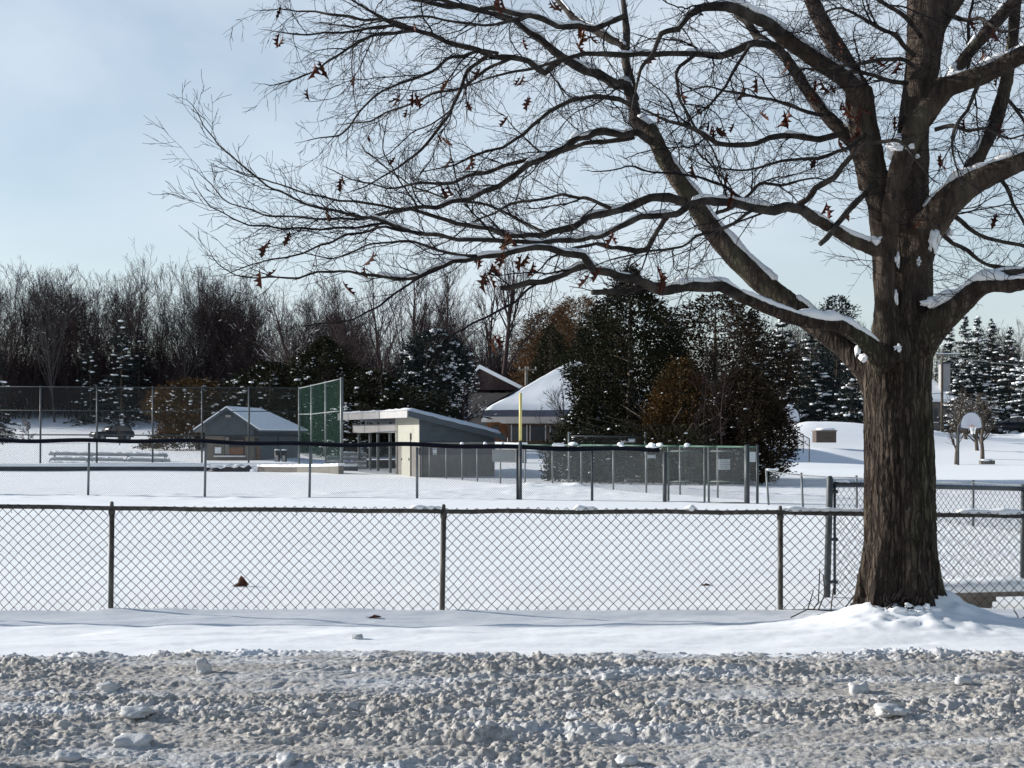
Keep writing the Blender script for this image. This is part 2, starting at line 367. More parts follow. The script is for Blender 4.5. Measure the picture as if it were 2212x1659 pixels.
for i, a in enumerate([(448, 1446, 30, 34, 'upright pale snow block alone near the back of the slush below the verge'),
                       (1434, 1532, 36, 28, 'smooth round snow ball in mid slush right of the centre post'),
                       (660, 1548, 26, 28, 'small upright pale lump midway along the slush left of centre'),
                       (235, 1488, 50, 22, 'wide pale snow slab in upper slush below the left fence post'),
                       (300, 1545, 60, 26, 'broad flat pale chunk lying at left in mid slush'),
                       (290, 1608, 74, 30, 'long clean snow slab in the lower slush at left'),
                       (620, 1650, 46, 30, 'white chunk cut off by the bottom edge left of centre'),
                       (1850, 1495, 40, 30, 'angular pale chunk in upper slush in front of the oak'),
                       (1920, 1540, 60, 24, 'flat pale slab in mid slush in front of the oak'),
                       (1310, 1470, 40, 26, 'tilted pale chunk high in the slush right of the centre post'),
                       (1355, 1650, 44, 26, 'dirty rounded chunk at the bottom edge right of centre'),
                       (1240, 1552, 34, 24, 'flat topped pale chunk in mid slush below the centre post'),
                       (2080, 1475, 30, 20, 'little white chunk in upper slush right of the oak'),
                       (150, 1640, 44, 26, 'pale lump at the bottom edge in the left corner')]):
    chunk(*a[:4], a[4], 100 + i)
chunk(771, 1379, 20, 12, 'tiny white wedge of snow on the smooth verge below the fence', 131, ground=True)
# ================================================================ chain link
def chainlink(mb, p0, p1, h0, h1, pitch, r, n=3, wob=0., seed=1, top_over=0.):
    """woven diamond mesh between the feet p0, p1 (Vectors, at the bottom of the mesh) of heights h0, h1"""
    p0, p1 = np.array(p0), np.array(p1); W = np.linalg.norm((p1 - p0)[:2]); q = pitch
    nc = int(W / (pitch / 2)); H = max(h0, h1) + top_over; nr = int(H / (q / 2))
    i = np.arange(nc)[:, None]; j = np.arange(nr + 1)[None]
    a = np.where((i + j) % 2 == 0, i, i + 1) * (pitch / 2); b = j * (H / nr) + 0 * i
    if wob:
        a = a + wob * fbm(a * 1.2, b * 1.2, 0, 2, seed) + wob * .35 * vnoise(a * 7, b * 7, 0, seed + 5); b = b + wob * .8 * fbm(a * 1.1 + 9, b * 1.3, 0, 2, seed + 3)
    t = a / W; hh = (h0 + (h1 - h0) * t + top_over) / H
    pos = p0[None, None] + (p1 - p0)[None, None] * t[..., None]
    pos[..., 2] += b * hh
    nrm = np.array([-(p1 - p0)[1], (p1 - p0)[0], 0]); nrm = nrm / np.linalg.norm(nrm)
    pos = pos + nrm * (np.where((i + j) % 2 == 0, 1, -1) * r * .9)[..., None]
    A = pos[:, :-1].reshape(-1, 3); B = pos[:, 1:].reshape(-1, 3)
    ok = (np.linspace(0, 1, 1)[0] + np.ones(len(A))) > 0
    mb.segs(A[ok], B[ok], r, r, n)
def snow_run(mb, pts, rad, seed, thr=-.1, lift=.5, flat=.8, fq=4.0, n=8, par=None):
    """irregular cap of snow lying along a line: pts (n,3), rad (n,)"""
    p = np.array([tuple(a) for a in pts], float); L = np.concatenate([[0], np.cumsum(np.linalg.norm(np.diff(p, axis=0), axis=1))])
    m = max(6, int(L[-1] / .03)); s = np.linspace(0, L[-1], m)
    q = np.stack([np.interp(s, L, p[:, k]) for k in range(3)], 1); r = np.interp(s, L, np.broadcast_to(rad, (len(p),)))
    a = fbm(s * fq * .9, seed * 3.1, 0, 3, seed); w = sm((a - thr) / .25) * (.75 + .35 * fbm(s * fq * 2.2, seed, 0, 3, seed + 2))
    w = np.clip(w, 0, 1.3); run = []
    t = np.gradient(q, axis=0); t /= np.linalg.norm(t, axis=1)[:, None] + 1e-9
    steep = np.clip(1.15 - np.abs(t[:, 2]) ** 2, .15, 1); w = w * steep
    def flush(run):
        if len(run) < 4: return
        idx = np.array(run); pts = q[idx].copy(); rr = r[idx] * w[idx] * flat
        side = np.cross(t[idx], [0, 0, 1.0]); side /= np.linalg.norm(side, axis=1)[:, None] + 1e-9; up = np.cross(side, t[idx])
        pts = pts + up * (r[idx] * lift + rr * .25)[:, None]; rr[0] *= .25; rr[-1] *= .25
        th = np.arange(n) * 2 * math.pi / n
        wob = 1 + .16 * fbm(s[idx][:, None] * 9, th[None] * 1.3, seed, 2, seed + 7)
        V = pts[:, None] + side[:, None] * (np.cos(th)[None] * rr[:, None] * 1.12 * wob)[..., None] + up[:, None] * (np.sin(th)[None] * rr[:, None] * .85 * wob)[..., None]
        k = np.arange(n); m_ = len(idx); own = mb if par is None else MB()
        f = np.concatenate([np.stack([i * n + k, i * n + (k + 1) % n, (i + 1) * n + (k + 1) % n, (i + 1) * n + k], 1) for i in range(m_ - 1)])
        own.add(V.reshape(-1, 3), f, [list(range(n))[::-1]], [[(m_ - 1) * n + i for i in range(n)]])
        if par is not None: own.build('snow_cap', M['snowcap'], par, True)
    for i in range(m):
        if w[i] > .22: run.append(i)
        else: flush(run); run = []
    flush(run)
# ---- foreground fence
def front_fence():
    root = thing('chain_link_fence', (0, 12.73, 0), 'long weathered chain-link fence in front of the snowy field, top rail crusted with snow', 'fence')
    D = 12.73
    xs = [-390, 239.5, 958, 1687, 2415, 3140, -1110]
    def topy(x): return 1097 + (x - 0) * 0.0095 if x > 0 else 1097
    def rail(x): return np.interp(x, [-1200, 0, 500, 960, 1687, 2212, 3300], [1096, 1096, 1101, 1104.5, 1108, 1115, 1120])
    bot = {}
    for x in xs:
        top = P(x, rail(x) - 15, D); g = GP(x, D)
        lean = .008 * R.uniform(-1, 1) + (.012 if 0 < x < 1000 else 0)
        mb = MB(); mb.tube([(g.x - lean, D + .03, g.z - .3), (top.x, D + .03, top.z - .115)], .025, 12)
        o = mb.build('post', M['rustpipe'], root, True)
        mb = MB(); mb.tube([(top.x, D + .03, top.z - .125), (top.x, D + .03, top.z - .072)], .031, 12); mb.build('clamp', M['rustpipe'], o, True)
        mb = MB(); mb.tube([(top.x, D + .03, top.z - .1), (top.x, D + .03, top.z - .01), (top.x, D + .03, top.z)], [.019, .0175, .009], 12); mb.build('post_cap', M['rustpipe'], o, True)
    sx = np.arange(-1200, 3300, 60.); pts = [P(x, rail(x), D) + Vector((0, .03, .008 * vnoise(x * .009, 0, 0, 2))) for x in sx]
    mb = MB(); mb.tube(pts, .021, 10); mb.build('top_rail', M['rustpipe'], root, True)
    mb = MB(); xx = sorted(xs)
    for i, (a, b) in enumerate(zip(xx[:-1], xx[1:])):
        ga, gb = P(a, 0, D), P(b, 0, D); za = gz(ga.x, D) - .03; zb = gz(gb.x, D) - .03
        ta, tb = P(a, rail(a), D).z, P(b, rail(b), D).z
        chainlink(mb, (ga.x, D, za), (gb.x, D, zb), ta - za, tb - zb, .0905, .0030, 4, .016, 30 + i, .032)
    mb.build('wire_mesh', M['wire'], root)
    # tie wires twisted round the rail
    for x in np.arange(20, 2250, 77.):
        x = x + R.uniform(-8, 8); mb = MB()
        c = P(x, rail(x), D); a = R.uniform(-.01, .01)
        mb.tube([(c.x + .03 * math.cos(t) * .3 + a, D + .03 - .025 * math.cos(t), c.z + .025 * math.sin(t)) for t in np.linspace(0, 6, 9)] + [(c.x + a + R.uniform(-.02, .03), D, c.z - .05)], .002, 4)
        mb.build('tie_wire', M['wire'], root)
    sp = [(690, 780, .30), (780, 955, -.15), (985, 1100, -.1), (1105, 1420, .0), (1420, 1680, .02), (1480, 1560, -.1), (1692, 1875, -.5), (2010, 2300, -.7), (-300, 60, .6), (2300, 3000, -.2)]
    for k, (a, b, thr) in enumerate(sp):
        mb = MB(); q = [P(x, rail(x), D) + Vector((0, .03, .014)) for x in np.arange(a, b, 6.)]
        snow_run(mb, q, .031 if thr > -.1 else .036, 200 + k, thr, .35, 1.05, 6., par=root)
front_fence()
# ================================================================ the oak
DO = 12.0
# traced stems and limbs: (x, y, half width) on the sight plane, first and last depth offset in metres
STEMS = {
 'T0': ([(1941,1350,96),(1941,1328,88),(1941,1305,81),(1942,1270,77.5),(1943,1200,75),(1942,1100,73),(1940,950,72),(1939,850,72),(1942,790,74),(1950,720,70),(1956,617,60),(1958,530,56),(1960,440,47),(1966,360,42),(1972,290,36),(1978,230,34),(1994,146,38),(2000,60,42),(2004,0,45),(2008,-60,45)], 0, .1),
 'T0b': ([(2000,90,30),(2035,20,30),(2058,0,28),(2075,-60,26)], .1, .2),
 'T1': ([(1932,770,30),(1922,690,31),(1915,610,31),(1911,530,30),(1902,440,30),(1884,360,32),(1868,293,34),(1858,234,34),(1857,190,30)], .05, .15),
 'T2': ([(1925,780,44),(1914,660,27),(1914,600,24),(1917,530,22),(1928,440,22),(1942,370,25),(1962,310,27),(1985,265,27),(2014,225,27),(2047,181,27)], -.18, -.35),
 'R2': ([(2040,190,25),(2080,176,23),(2120,164,23),(2165,142,21),(2212,117,20),(2300,75,17)], -.35, -.9),
 'R1': ([(2044,186,17),(2068,146,14),(2095,112,14.5),(2120,82,15),(2150,48,15.5),(2179,15,16),(2230,-50,14)], -.3, -.2),
 'R3': ([(1965,570,46),(2000,500,40),(2040,445,36),(2077,410,33),(2115,388,29),(2150,372,26),(2212,347,22),(2300,318,19)], .0, -.5),
 'R3b': ([(2090,392,24),(2105,350,19),(2121,322,18),(2150,264,17),(2168,205,15.5),(2180,140,14),(2188,88,13),(2194,0,13),(2196,-50,12)], -.15, .2),
 'R4': ([(1968,770,44),(2005,715,40),(2040,682,34),(2077,655,27),(2100,634,24),(2120,618,22),(2150,614,18),(2180,618,17),(2212,612,16),(2310,600,14)], -.05, -.8),
 'L1': ([(1905,835,44),(1880,800,33),(1828,752,27),(1769,707,26),(1710,662,26),(1652,616,26),(1593,560,26),(1558,520,25),(1523,474,24),(1499,433,23),(1464,388,21),(1429,331,19),(1403,275,17)], .12, 1.0),
 'L2': ([(1915,785,30),(1886,752,20),(1857,729,17),(1813,702,16),(1769,699,15.5),(1710,687,15),(1652,664,14),(1593,638,13)], -.25, -.9),
 'L3': ([(1912,565,20),(1892,538,16),(1842,522,14.5),(1798,494,13),(1754,470,12.5)], -.1, -.5),
 'A': ([(1858,215,25),(1840,182,21),(1798,152,19.5),(1740,115,18.5),(1681,73,17)], .1, -.3),
 'B': ([(1858,205,28),(1842,165,23),(1828,138,21.5),(1798,88,20),(1769,38,19),(1754,0,18),(1735,-60,17)], .2, .5),
 'C': ([(1882,400,30),(1862,340,20),(1842,306,17.5),(1784,249,15.5),(1740,190,14),(1693,117,12)], .3, .9),
}
LIMBS = {   # points, depth offsets, snow threshold (None = bare), twig density, upward bend of twigs
 'L1a': ([(1410,290,16.5),(1382,249,14),(1364,199,12.5),(1345,178,12),(1309,158,11),(1250,129,10),(1218,117,9.5),(1177,94,8.5),(1104,44,7),(1031,18,6),(972,10,5.5),(900,0,4),(800,-25,3)], 1.0, 1.6, -.1, 1.2, -.12),
 'L1b': ([(1250,129,8),(1177,146,7),(1148,141,7),(1104,126,6.5),(1031,108,6.5),(982,91,6),(938,76,5.5),(865,59,4.5),(806,29,3.5),(762,0,2.5),(730,-20,2)], 1.3, .7, .3, 1.3, -.15),
 'U1': ([(1350,34,7),(1294,56,7),(1256,62,7.5),(1212,59,7),(1148,32,6.5),(1060,18,6),(1000,14,5.5),(953,4,5),(880,-15,4)], 1.4, .4, .05, 1.2, -.15),
 'V': ([(1372,215,10),(1364,190,11),(1353,117,10),(1350,59,8),(1350,0,6.5),(1352,-50,5)], 1.1, 1.6, None, .8, .1),
 'V2': ([(1350,105,9),(1338,88,9),(1305,74,9),(1280,62,9),(1236,38,8),(1206,0,7),(1185,-35,6)], 1.2, 2.0, .0, 1., .1),
 'A1': ([(1690,79,17),(1637,44,15),(1593,23,13),(1558,12,11),(1514,17,9),(1476,44,7.5),(1441,67,6.5),(1405,111,5),(1382,140,4),(1375,200,2.5),(1368,240,1.5)], -.28, -1.2, .1, 1.1, -.1),
 'C1': ([(1700,128,12),(1661,90,11),(1623,55,9.5),(1593,18,8),(1565,-35,7)], .9, 1.3, None, 1., .1),
 'L6': ([(1700,128,9),(1672,104,9),(1622,98,9),(1575,108,9),(1529,117,8),(1441,111,7),(1353,120,6.5),(1265,114,5.5),(1206,130,4.5),(1148,150,3.5),(1080,160,2.5),(1000,190,1.5)], .85, -.8, .2, 1.3, -.15),
 'D1': ([(1848,308,9),(1813,296,8.5),(1769,299,8),(1730,292,7.5),(1681,294,7),(1620,313,6.5),(1560,303,6),(1499,287,5),(1440,262,3.5),(1390,240,2)], .3, -.9, .28, 1.1, -.1),
 'E1': ([(1712,452,7.5),(1769,410,7.5),(1828,352,7),(1860,322,6),(1886,306,5.5),(1930,303,4.5),(1960,318,3.5),(1985,345,2.5),(2010,380,1.5)], -.45, -.9, None, .9, .1),
 'E2': ([(1890,395,8),(1874,405,8),(1840,440,7.5),(1813,474,7),(1790,500,7),(1769,516,6.5)], -.2, -.55, None, .5, .0),
 'L3a': ([(1764,476,12.5),(1696,453,12),(1622,440,11),(1564,432,10.5),(1543,430,10),(1499,441,9),(1455,466,8),(1382,476,7.5),(1338,490,7),(1294,516,6.5),(1236,520,6.5),(1089,522,5.5),(1044,519,5),(923,509,4.5),(835,482,4),(747,459,3.5),(660,441,3),(625,424,2.6),(586,404,2.4),(513,348,2),(469,315,1.7),(440,268,1.3),(413,227,1)], -.48, -2.6, -.12, 1.25, .22),
 'L4': ([(1480,438,12),(1455,434,11),(1411,426,10.5),(1367,437,10),(1323,455,9),(1279,471,8.5),(1235,492,8),(1177,505,7.5),(1118,507,6.5),(1030,499,5.5),(972,478,5),(923,465,4.3),(870,452,3.6),(790,440,3),(700,425,2.4),(620,405,2),(540,385,1.5),(490,360,1)], .75, -.5, .12, 1.3, .15),
 'L5': ([(1412,310,9),(1382,297,9),(1353,289,9),(1288,283,8.5),(1235,310,8),(1177,337,7.5),(1118,372,7),(1074,401,6.5),(1030,419,6.2),(992,436,6),(950,446,5),(894,450,4.5),(835,459,4),(777,470,3.5),(720,474,3),(650,468,2.4),(570,462,2),(500,440,1.5),(455,400,1.2),(430,375,.9)], .95, -.9, .45, 1.3, .15),
 'L5b': ([(1370,296,6),(1353,302,6),(1236,322,5.3),(1148,346,5),(1104,357,4.5),(972,395,4),(908,398,3),(850,405,2.4),(780,395,1.8),(720,370,1.2)], .9, 1.6, None, 1.3, .1),
 'L5c': ([(1376,236,6),(1344,217,6),(1294,205,5.3),(1236,214,5),(1177,246,4.5),(1133,293,4),(1089,316,3.5),(1030,340,3),(970,360,2),(910,370,1.3)], 1., .2, None, 1.3, -.12),
 'L2a': ([(1603,642,13.5),(1558,626,13),(1470,622,12),(1397,610,11),(1338,596,10),(1280,575,9.5),(1244,556,9),(1192,538,8),(1148,531,7.5),(1089,543,7),(1030,553,6.3),(976,562,5.5),(953,579,5),(894,597,4.5),(859,600,4),(806,594,3.5),(733,587,3),(645,597,2.5),(557,603,2),(513,595,1.7),(469,576,1.3),(455,557,.9)], -.88, -2.4, -.35, 1.1, .2),
 'S1': ([(1290,578,9.5),(1260,572,9),(1240,580,8),(1215,592,7.5),(1177,604,7),(1120,615,6.5),(1072,624,6.2)], -1.25, -1.6, .2, .25, .1),
 'S2': ([(1440,620,10),(1410,616,8.5),(1382,619,7.5),(1323,628,7),(1280,631,6.5)], -1.05, -1.25, .15, .0, .1),
 'L2c': ([(953,579,3.4),(905,600,3),(865,623,2.6),(818,661,2.3),(762,693,2),(710,700,1.6),(674,701,1.2)], -1.9, -2.6, None, 1., -.05),
 'L2d': ([(1177,603,3.4),(1118,648,3),(1060,678,2.6),(1001,713,2.3),(960,730,1.9),(915,742,1.3)], -1.4, -2.2, None, 1., -.05),
 'M1': ([(1440,470,6.5),(1432,478,6.5),(1429,500,6.3),(1391,534,6),(1367,541,6),(1338,531,5),(1300,524,4.5),(1240,535,3.5),(1190,560,2.5),(1150,590,1.5)], -.9, -1.4, None, 1.2, -.1),
 'M2': ([(905,505,3.8),(870,494,3.4),(806,494,3.2),(748,503,3),(712,529,2.7),(660,547,2.4),(601,559,2),(542,570,1.6),(498,588,1)], -1.9, -1.3, None, 1.1, .15),
 'M3': ([(835,482,3.4),(748,490,2.9),(680,493,2.6),(630,490,2.4),(542,483,2),(484,459,1.7),(452,447,1.4),(420,401,.9)], -2., -3., None, 1.1, .2),
 'M4': ([(1060,115,5.2),(1044,126,5),(1011,152,4.6),(991,199,4.2),(967,249,4),(938,287,3.6),(900,331,3),(865,360,2.5),(821,390,2),(762,410,1.3)], 1., .0, None, 1.3, -.1),
 'M5': ([(1075,115,4.5),(1044,110,4.2),(982,123,3.8),(938,152,3.5),(879,176,3),(821,199,2.8),(777,243,2.4),(733,293,2),(689,299,1.5),(660,306,.9)], .9, -.6, None, 1.4, -.12),
 'M6': ([(894,66,4),(806,75,3.5),(748,111,3),(704,132,2.5),(674,155,2),(630,176,1.8),(586,185,1.3),(573,180,.9)], .8, -.3, None, 1.3, -.1),
 'M7': ([(900,64,4),(835,44,3.7),(718,32,3),(645,23,2),(607,20,1.5),(557,20,.9)], .8, 1.4, None, 1.4, -.05),
 'M8': ([(850,55,3.6),(806,60,3.3),(689,73,2.4),(630,73,1.8),(589,66,1)], .8, .1, None, 1.4, -.05),
 'M9': ([(1104,126,4.5),(1050,150,4),(1000,190,3.4),(940,205,3),(860,232,2.5),(790,262,2),(740,270,1.2)], .9, 1.8, None, 1.3, -.1),
 'M10': ([(1148,31,4),(1080,52,3.6),(990,50,3),(900,35,2.6),(820,45,2),(760,62,1.4),(690,48,1)], .9, .1, None, 1.4, -.1),
 'M11': ([(1177,505,4),(1110,470,3.4),(1040,440,3),(960,430,2.5),(880,395,2),(820,350,1.5),(790,330,1)], -.1, .8, None, 1.2, .2),
 'M12': ([(1030,553,4),(960,545,3.4),(880,520,2.8),(800,530,2.2),(720,560,1.7),(640,545,1.2)], -1.7, -1., None, 1.2, .15),
 'M13': ([(1320,450,4.5),(1260,420,4),(1190,425,3.4),(1110,440,3),(1040,470,2.4),(970,520,1.8),(900,545,1.2)], .2, 1., None, 1.2, .1),
 'M14': ([(1640,445,4.5),(1600,470,4),(1540,500,3.4),(1480,530,3),(1400,545,2.4),(1330,560,1.8),(1260,590,1)], -.7, -1.6, None, 1.0, -.05),
 'M15': ([(1622,440,4),(1560,400,3.6),(1500,380,3.2),(1430,372,2.6),(1350,360,2),(1280,370,1.3)], -.6, -1.4, None, 1.2, .1),
 'M16': ([(1499,120,4.5),(1460,160,4),(1470,220,3.6),(1500,280,3),(1540,330,2.2),(1560,390,1.4)], .3, -.6, None, 1.2, -.1),
 'M17': ([(1620,98,4.2),(1590,140,3.8),(1570,190,3.2),(1530,235,2.6),(1480,265,1.8),(1440,300,1)], .5, -.4, None, 1.2, -.1),
 'M18': ([(1784,250,5),(1730,240,4.4),(1670,215,3.8),(1600,205,3),(1530,190,2.2),(1470,200,1.3)], .5, -.8, None, 1.2, .05),
 'M19': ([(1870,290,5),(1820,330,4.5),(1760,345,4),(1690,350,3.3),(1610,370,2.5),(1530,360,1.7),(1480,340,1)], -.1, -1.2, None, 1.2, .0),
 'M20': ([(1523,474,5),(1570,455,4.6),(1640,400,4),(1700,395,3.2),(1760,385,2.3),(1810,390,1.4)], .7, 1.4, None, 1.1, .1),
 'M21': ([(1960,180,6),(1900,170,5.2),(1850,150,4.6),(1800,165,3.6),(1740,150,2.6),(1690,165,1.6)], -.3, -1.1, None, 1.3, -.05),
 'M22': ([(1975,120,6),(1940,80,5.4),(1890,60,4.6),(1850,30,3.8),(1800,20,2.8),(1760,35,1.8)], -.3, -1.0, None, 1.4, .0),
 'M23': ([(1985,150,5.5),(1950,125,5),(1905,128,4.4),(1870,140,3.6),(1830,135,2.6),(1790,150,1.6)], -.35, -1.0, None, 1.3, .0),
 'M24': ([(1990,80,6),(1945,30,5),(1900,0,4.2),(1840,-20,3)], -.3, -1., None, 1.4, .0),
 'N1': ([(2000,430,8),(2030,455,7),(2062,476,6),(2100,500,5.3),(2135,517,4.6),(2212,537,4),(2280,540,3)], .45, .9, None, 1.5, .1),
 'N2': ([(1990,480,8),(2030,505,6.5),(2056,520,5.6),(2095,548,5),(2135,573,4.4),(2190,590,3),(2240,600,2)], .45, 1.0, None, 1.5, .15),
 'N3': ([(2100,630,11),(2125,606,11),(2150,592,10),(2185,584,10),(2225,576,9),(2290,560,7)], -.3, -.7, -.3, .9, .1),
 'N4': ([(2120,164,5.5),(2110,200,5),(2085,240,4.4),(2060,290,3.6),(2055,340,2.6),(2070,390,1.6)], -.6, -1., None, 1.3, -.1),
 'N5': ([(2150,372,5.5),(2175,410,4.8),(2195,450,4),(2212,490,3.2),(2230,540,2)], -.3, -.8, None, 1.3, .0),
 'N6': ([(2168,205,5),(2190,230,4.4),(2215,270,3.6),(2240,330,2.4)], .1, .5, None, 1.5, .0),
 'N7': ([(2045,30,5.5),(2090,50,5),(2120,40,4.2),(2160,70,3.4),(2200,60,2.4)], 0, -.6, None, 1.4, .0),
 'N8': ([(2020,280,6),(2050,270,5),(2090,285,4.2),(2130,275,3.4),(2175,300,2.6),(2220,290,1.8)], -.5, -1., None, 1.4, .0),
 'N9': ([(2080,176,5),(2100,120,4.4),(2090,60,3.8),(2105,0,3),(2100,-40,2)], -.4, .2, None, 1.4, .1),
}
def to3(pts, d0, d1):
    a = np.array([(p[0], p[1]) for p in pts], float); L = np.concatenate([[0], np.cumsum(np.linalg.norm(np.diff(a, axis=0), axis=1))]); L /= L[-1]
    Ds = DO + d0 + (d1 - d0) * L
    # smooth resample
    n = max(6, int(np.linalg.norm(np.diff(a, axis=0), axis=1).sum() / 9)); t = np.linspace(0, 1, n)
    def cr(vals):
        v = np.interp(t, L, vals); k = np.array([.25, .5, .25]); 
        for _ in range(1):
            w = np.convolve(np.pad(v, 1, mode='edge'), k, 'valid'); w[0], w[-1] = v[0], v[-1]; v = w
        return v
    x, y, D = cr(a[:, 0]), cr(a[:, 1]), np.interp(t, L, Ds); r = cr([p[2] for p in pts])
    pos = np.stack([(x - CX) / F * D, D, CZ + (YH - y) / F * D], 1)
    return pos, r / F * D
def bark_mesh(mb, vox):
    me = mesh_from('tmp', np.concatenate(mb.v), [np.concatenate(f) for f in mb.f.values()])
    o = bpy.data.objects.new('tmp', me); C.objects.link(o)
    m = o.modifiers.new('r', 'REMESH'); m.mode = 'VOXEL'; m.voxel_size = vox
    s = o.modifiers.new('s', 'SMOOTH'); s.factor = .6; s.iterations = 6
    dg = bpy.context.evaluated_depsgraph_get(); me2 = bpy.data.meshes.new_from_object(o.evaluated_get(dg))
    bpy.data.objects.remove(o); bpy.data.meshes.remove(me); return me2
def oak():
    root = thing('oak_tree', (OAK.x, OAK.y, gz(OAK.x, OAK.y)), 'big bare oak with snow lined limbs and a few brown leaves', 'tree')
    base = np.array(root.location)
    paths = {}; mb = MB()
    for k, (pts, d0, d1) in STEMS.items():
        pos, r = to3(pts, d0, d1); r = r * (.955 if k == 'T0' else .93); paths[k] = (pos, r)
        mb.tube(pos, r, 20)
    # root flare and a few vertical flutes
    for a in (-2.4, -1.1, -.2, .7, 1.9, 3.0):
        c = np.array([math.cos(a), math.sin(a) * .9]); b = base
        mb.tube([(b[0] + c[0] * .22, b[1] + c[1] * .22, b[2] + .65), (b[0] + c[0] * .25, b[1] + c[1] * .25, b[2] + .25), (b[0] + c[0] * .29, b[1] + c[1] * .29, b[2] + .02), (b[0] + c[0] * .36, b[1] + c[1] * .36, b[2] - .2)], [.04, .065, .075, .07], 8)
    me = bark_mesh(mb, .0135)
    n = len(me.vertices); co = np.empty(n * 3, np.float32); me.vertices.foreach_get('co', co); co = co.reshape(-1, 3).astype(float)
    no = np.empty(n * 3, np.float32); me.vertices.foreach_get('normal', no); no = no.reshape(-1, 3).astype(float)
    low = sm((2.35 + .25 * vnoise(co[:, 0] * 3, co[:, 1] * 3, 0, 9) - co[:, 2]) / .5)   # deep furrows on the lower trunk, smoother bark above
    th = np.arctan2(co[:, 1] - base[1], co[:, 0] - base[0])
    wz = co[:, 2] * 2.2; wth = th * 8 + .9 * fbm(th * 2.2, wz, 0, 3, 91)
    rid = 1 - np.abs(vnoise(wth, wz * .55, 0, 92)) * 2.0; rid2 = 1 - np.abs(vnoise(wth * 2.3, wz * 1.3, 0, 93)) * 2
    up = fbm(co[:, 0] * 14, co[:, 1] * 14, co[:, 2] * 9, 4, 94)
    flute = .02 * vnoise(th * 1.6, co[:, 2] * .35, 0, 95)
    d = low * (.017 * rid + .008 * rid2 + flute) + (1 - low) * .006 * up + .0025 * fbm(co[:, 0] * 45, co[:, 1] * 45, co[:, 2] * 20, 2, 96)
    co = co + no * d[:, None]
    me.vertices.foreach_set('co', (co - base).astype(np.float32).ravel()); me.update(); me.polygons.foreach_set('use_smooth', np.ones(len(me.polygons), bool))
    link('trunk', me, M['oakbark'], root)
    # limbs beyond the remeshed fork
    sA, sB, sra, srb = [], [], [], []
    def put(a, b, ra, rb): sA.append(a); sB.append(b); sra.append(ra); srb.append(rb)
    g = np.random.default_rng(77)
    def twig(p, d, L, r, lev, bend):
        n = max(3, int(L / (.05 if lev > 1 else .06))); st = L / n; q = p; dd = d / (np.linalg.norm(d) + 1e-9); r0 = r
        nxt = L * .12 * g.uniform(.3, 1)
        pts = [q]
        for i in range(n):
            t = (i + 1) / n
            dd = dd + g.normal(size=3) * (.16 if lev == 1 else .2) + np.array([0, 0, bend * .16 * (.4 + t)]); dd /= np.linalg.norm(dd)
            q2 = q + dd * st; ra = r0 * (1 - .62 * i / n); rb = r0 * (1 - .62 * t)
            put(q, q2, max(ra, .0017), max(rb, .0014))
            if lev < 3:
                ds = t * L
                while ds >= nxt and t < .98:
                    ax = g.normal(size=3); pr = np.cross(dd, ax); pr /= np.linalg.norm(pr)
                    f = g.uniform(.35, .95); cd = dd * (1 - .35 * f) + pr * f * np.array([1, .7, 1]); cd[2] += .08 * np.sign(bend)
                    cl = (L * (1 - .75 * t) * g.uniform(.35, .62) + .05) if lev == 1 else g.uniform(.04, .15)
                    twig(q2, cd, cl, max(rb * .6, .0013), lev + 1, bend * 1.1)
                    nxt += (.088 if lev == 1 else .11) * g.uniform(.5, 1.6)
            q = q2
        return q
    for k, (pts, d0, d1, thr, dens, bend) in LIMBS.items():
        pos, r = to3(pts, d0, d1); L = len(pos)
        seed = sum(map(ord, k)); s = np.arange(L) * .05
        w = np.minimum(1, np.arange(L) / 5.0)[:, None] * np.minimum(.02, .5 * np.clip(.02 + r * 0, 0, 1))[:, None]
        pos = pos + w * np.stack([vnoise(s * 4, 0, 0, seed), 1.5 * vnoise(s * 3, 1, 0, seed), vnoise(s * 4, 2, 0, seed)], 1)
        ki = np.arange(0, L, 4); kj = g.normal(size=(len(ki), 3)) * (.45 * r[ki] + .004)[:, None]; kj[0] = 0
        pos = pos + np.stack([np.interp(np.arange(L), ki, kj[:, q]) for q in range(3)], 1)
        r = r * .90 * (1 + .10 * vnoise(s * 9, 3, 0, seed) + .10 * np.maximum(0, vnoise(s * 23, 5, 0, seed))); r = np.maximum(r, .0019)
        mb = MB(); mb.tube(pos, r, 12 if r[0] > .03 else 8); mb.build('limb', M['limb'] if r[0] > .013 else M['twig'], root, True)
        paths[k] = (pos, r)
        if thr is not None:
            mb = MB(); sel = r > .012
            if sel.sum() > 4: snow_run(mb, pos[sel], np.maximum(r[sel], .022), seed, thr - .22, .8, .95, 3.2, par=root)
        if dens <= 0: continue
        seg = np.linalg.norm(np.diff(pos, axis=0), axis=1); tot = seg.sum(); acc = .08; cum = 0
        for i in range(2, L - 1):
            cum += seg[i - 1]
            while cum > acc:
                t = cum / tot; acc += .095 / dens * g.uniform(.5, 1.5) * (1 if r[i] < .02 else 1.7)
                tg = pos[i + 1] - pos[i - 1]; tg /= np.linalg.norm(tg)
                ax = g.normal(size=3); pr = np.cross(tg, ax); pr /= np.linalg.norm(pr) + 1e-9
                if g.random() < .6: pr[2] = abs(pr[2]) * np.sign(bend + g.normal() * .25)
                f = g.uniform(.35, 1.0); dd = tg * (1.05 - .4 * f) + pr * f * np.array([1, .8, .9])
                ln = g.uniform(.22, .95) * (1 - .62 * t) * min(1, .45 + tot / 4); big = g.random() < .22
                twig(pos[i], dd, ln * (1.6 if big else .9), min(r[i] * .65, .0105) * g.uniform(.7, 1) if big else min(r[i] * .5, .0050) * g.uniform(.6, 1), 1, bend)
        twig(pos[-1], pos[-1] - pos[-3], .12, r[-1], 2, bend) if k[0] != 'S' and k != 'E2' else None
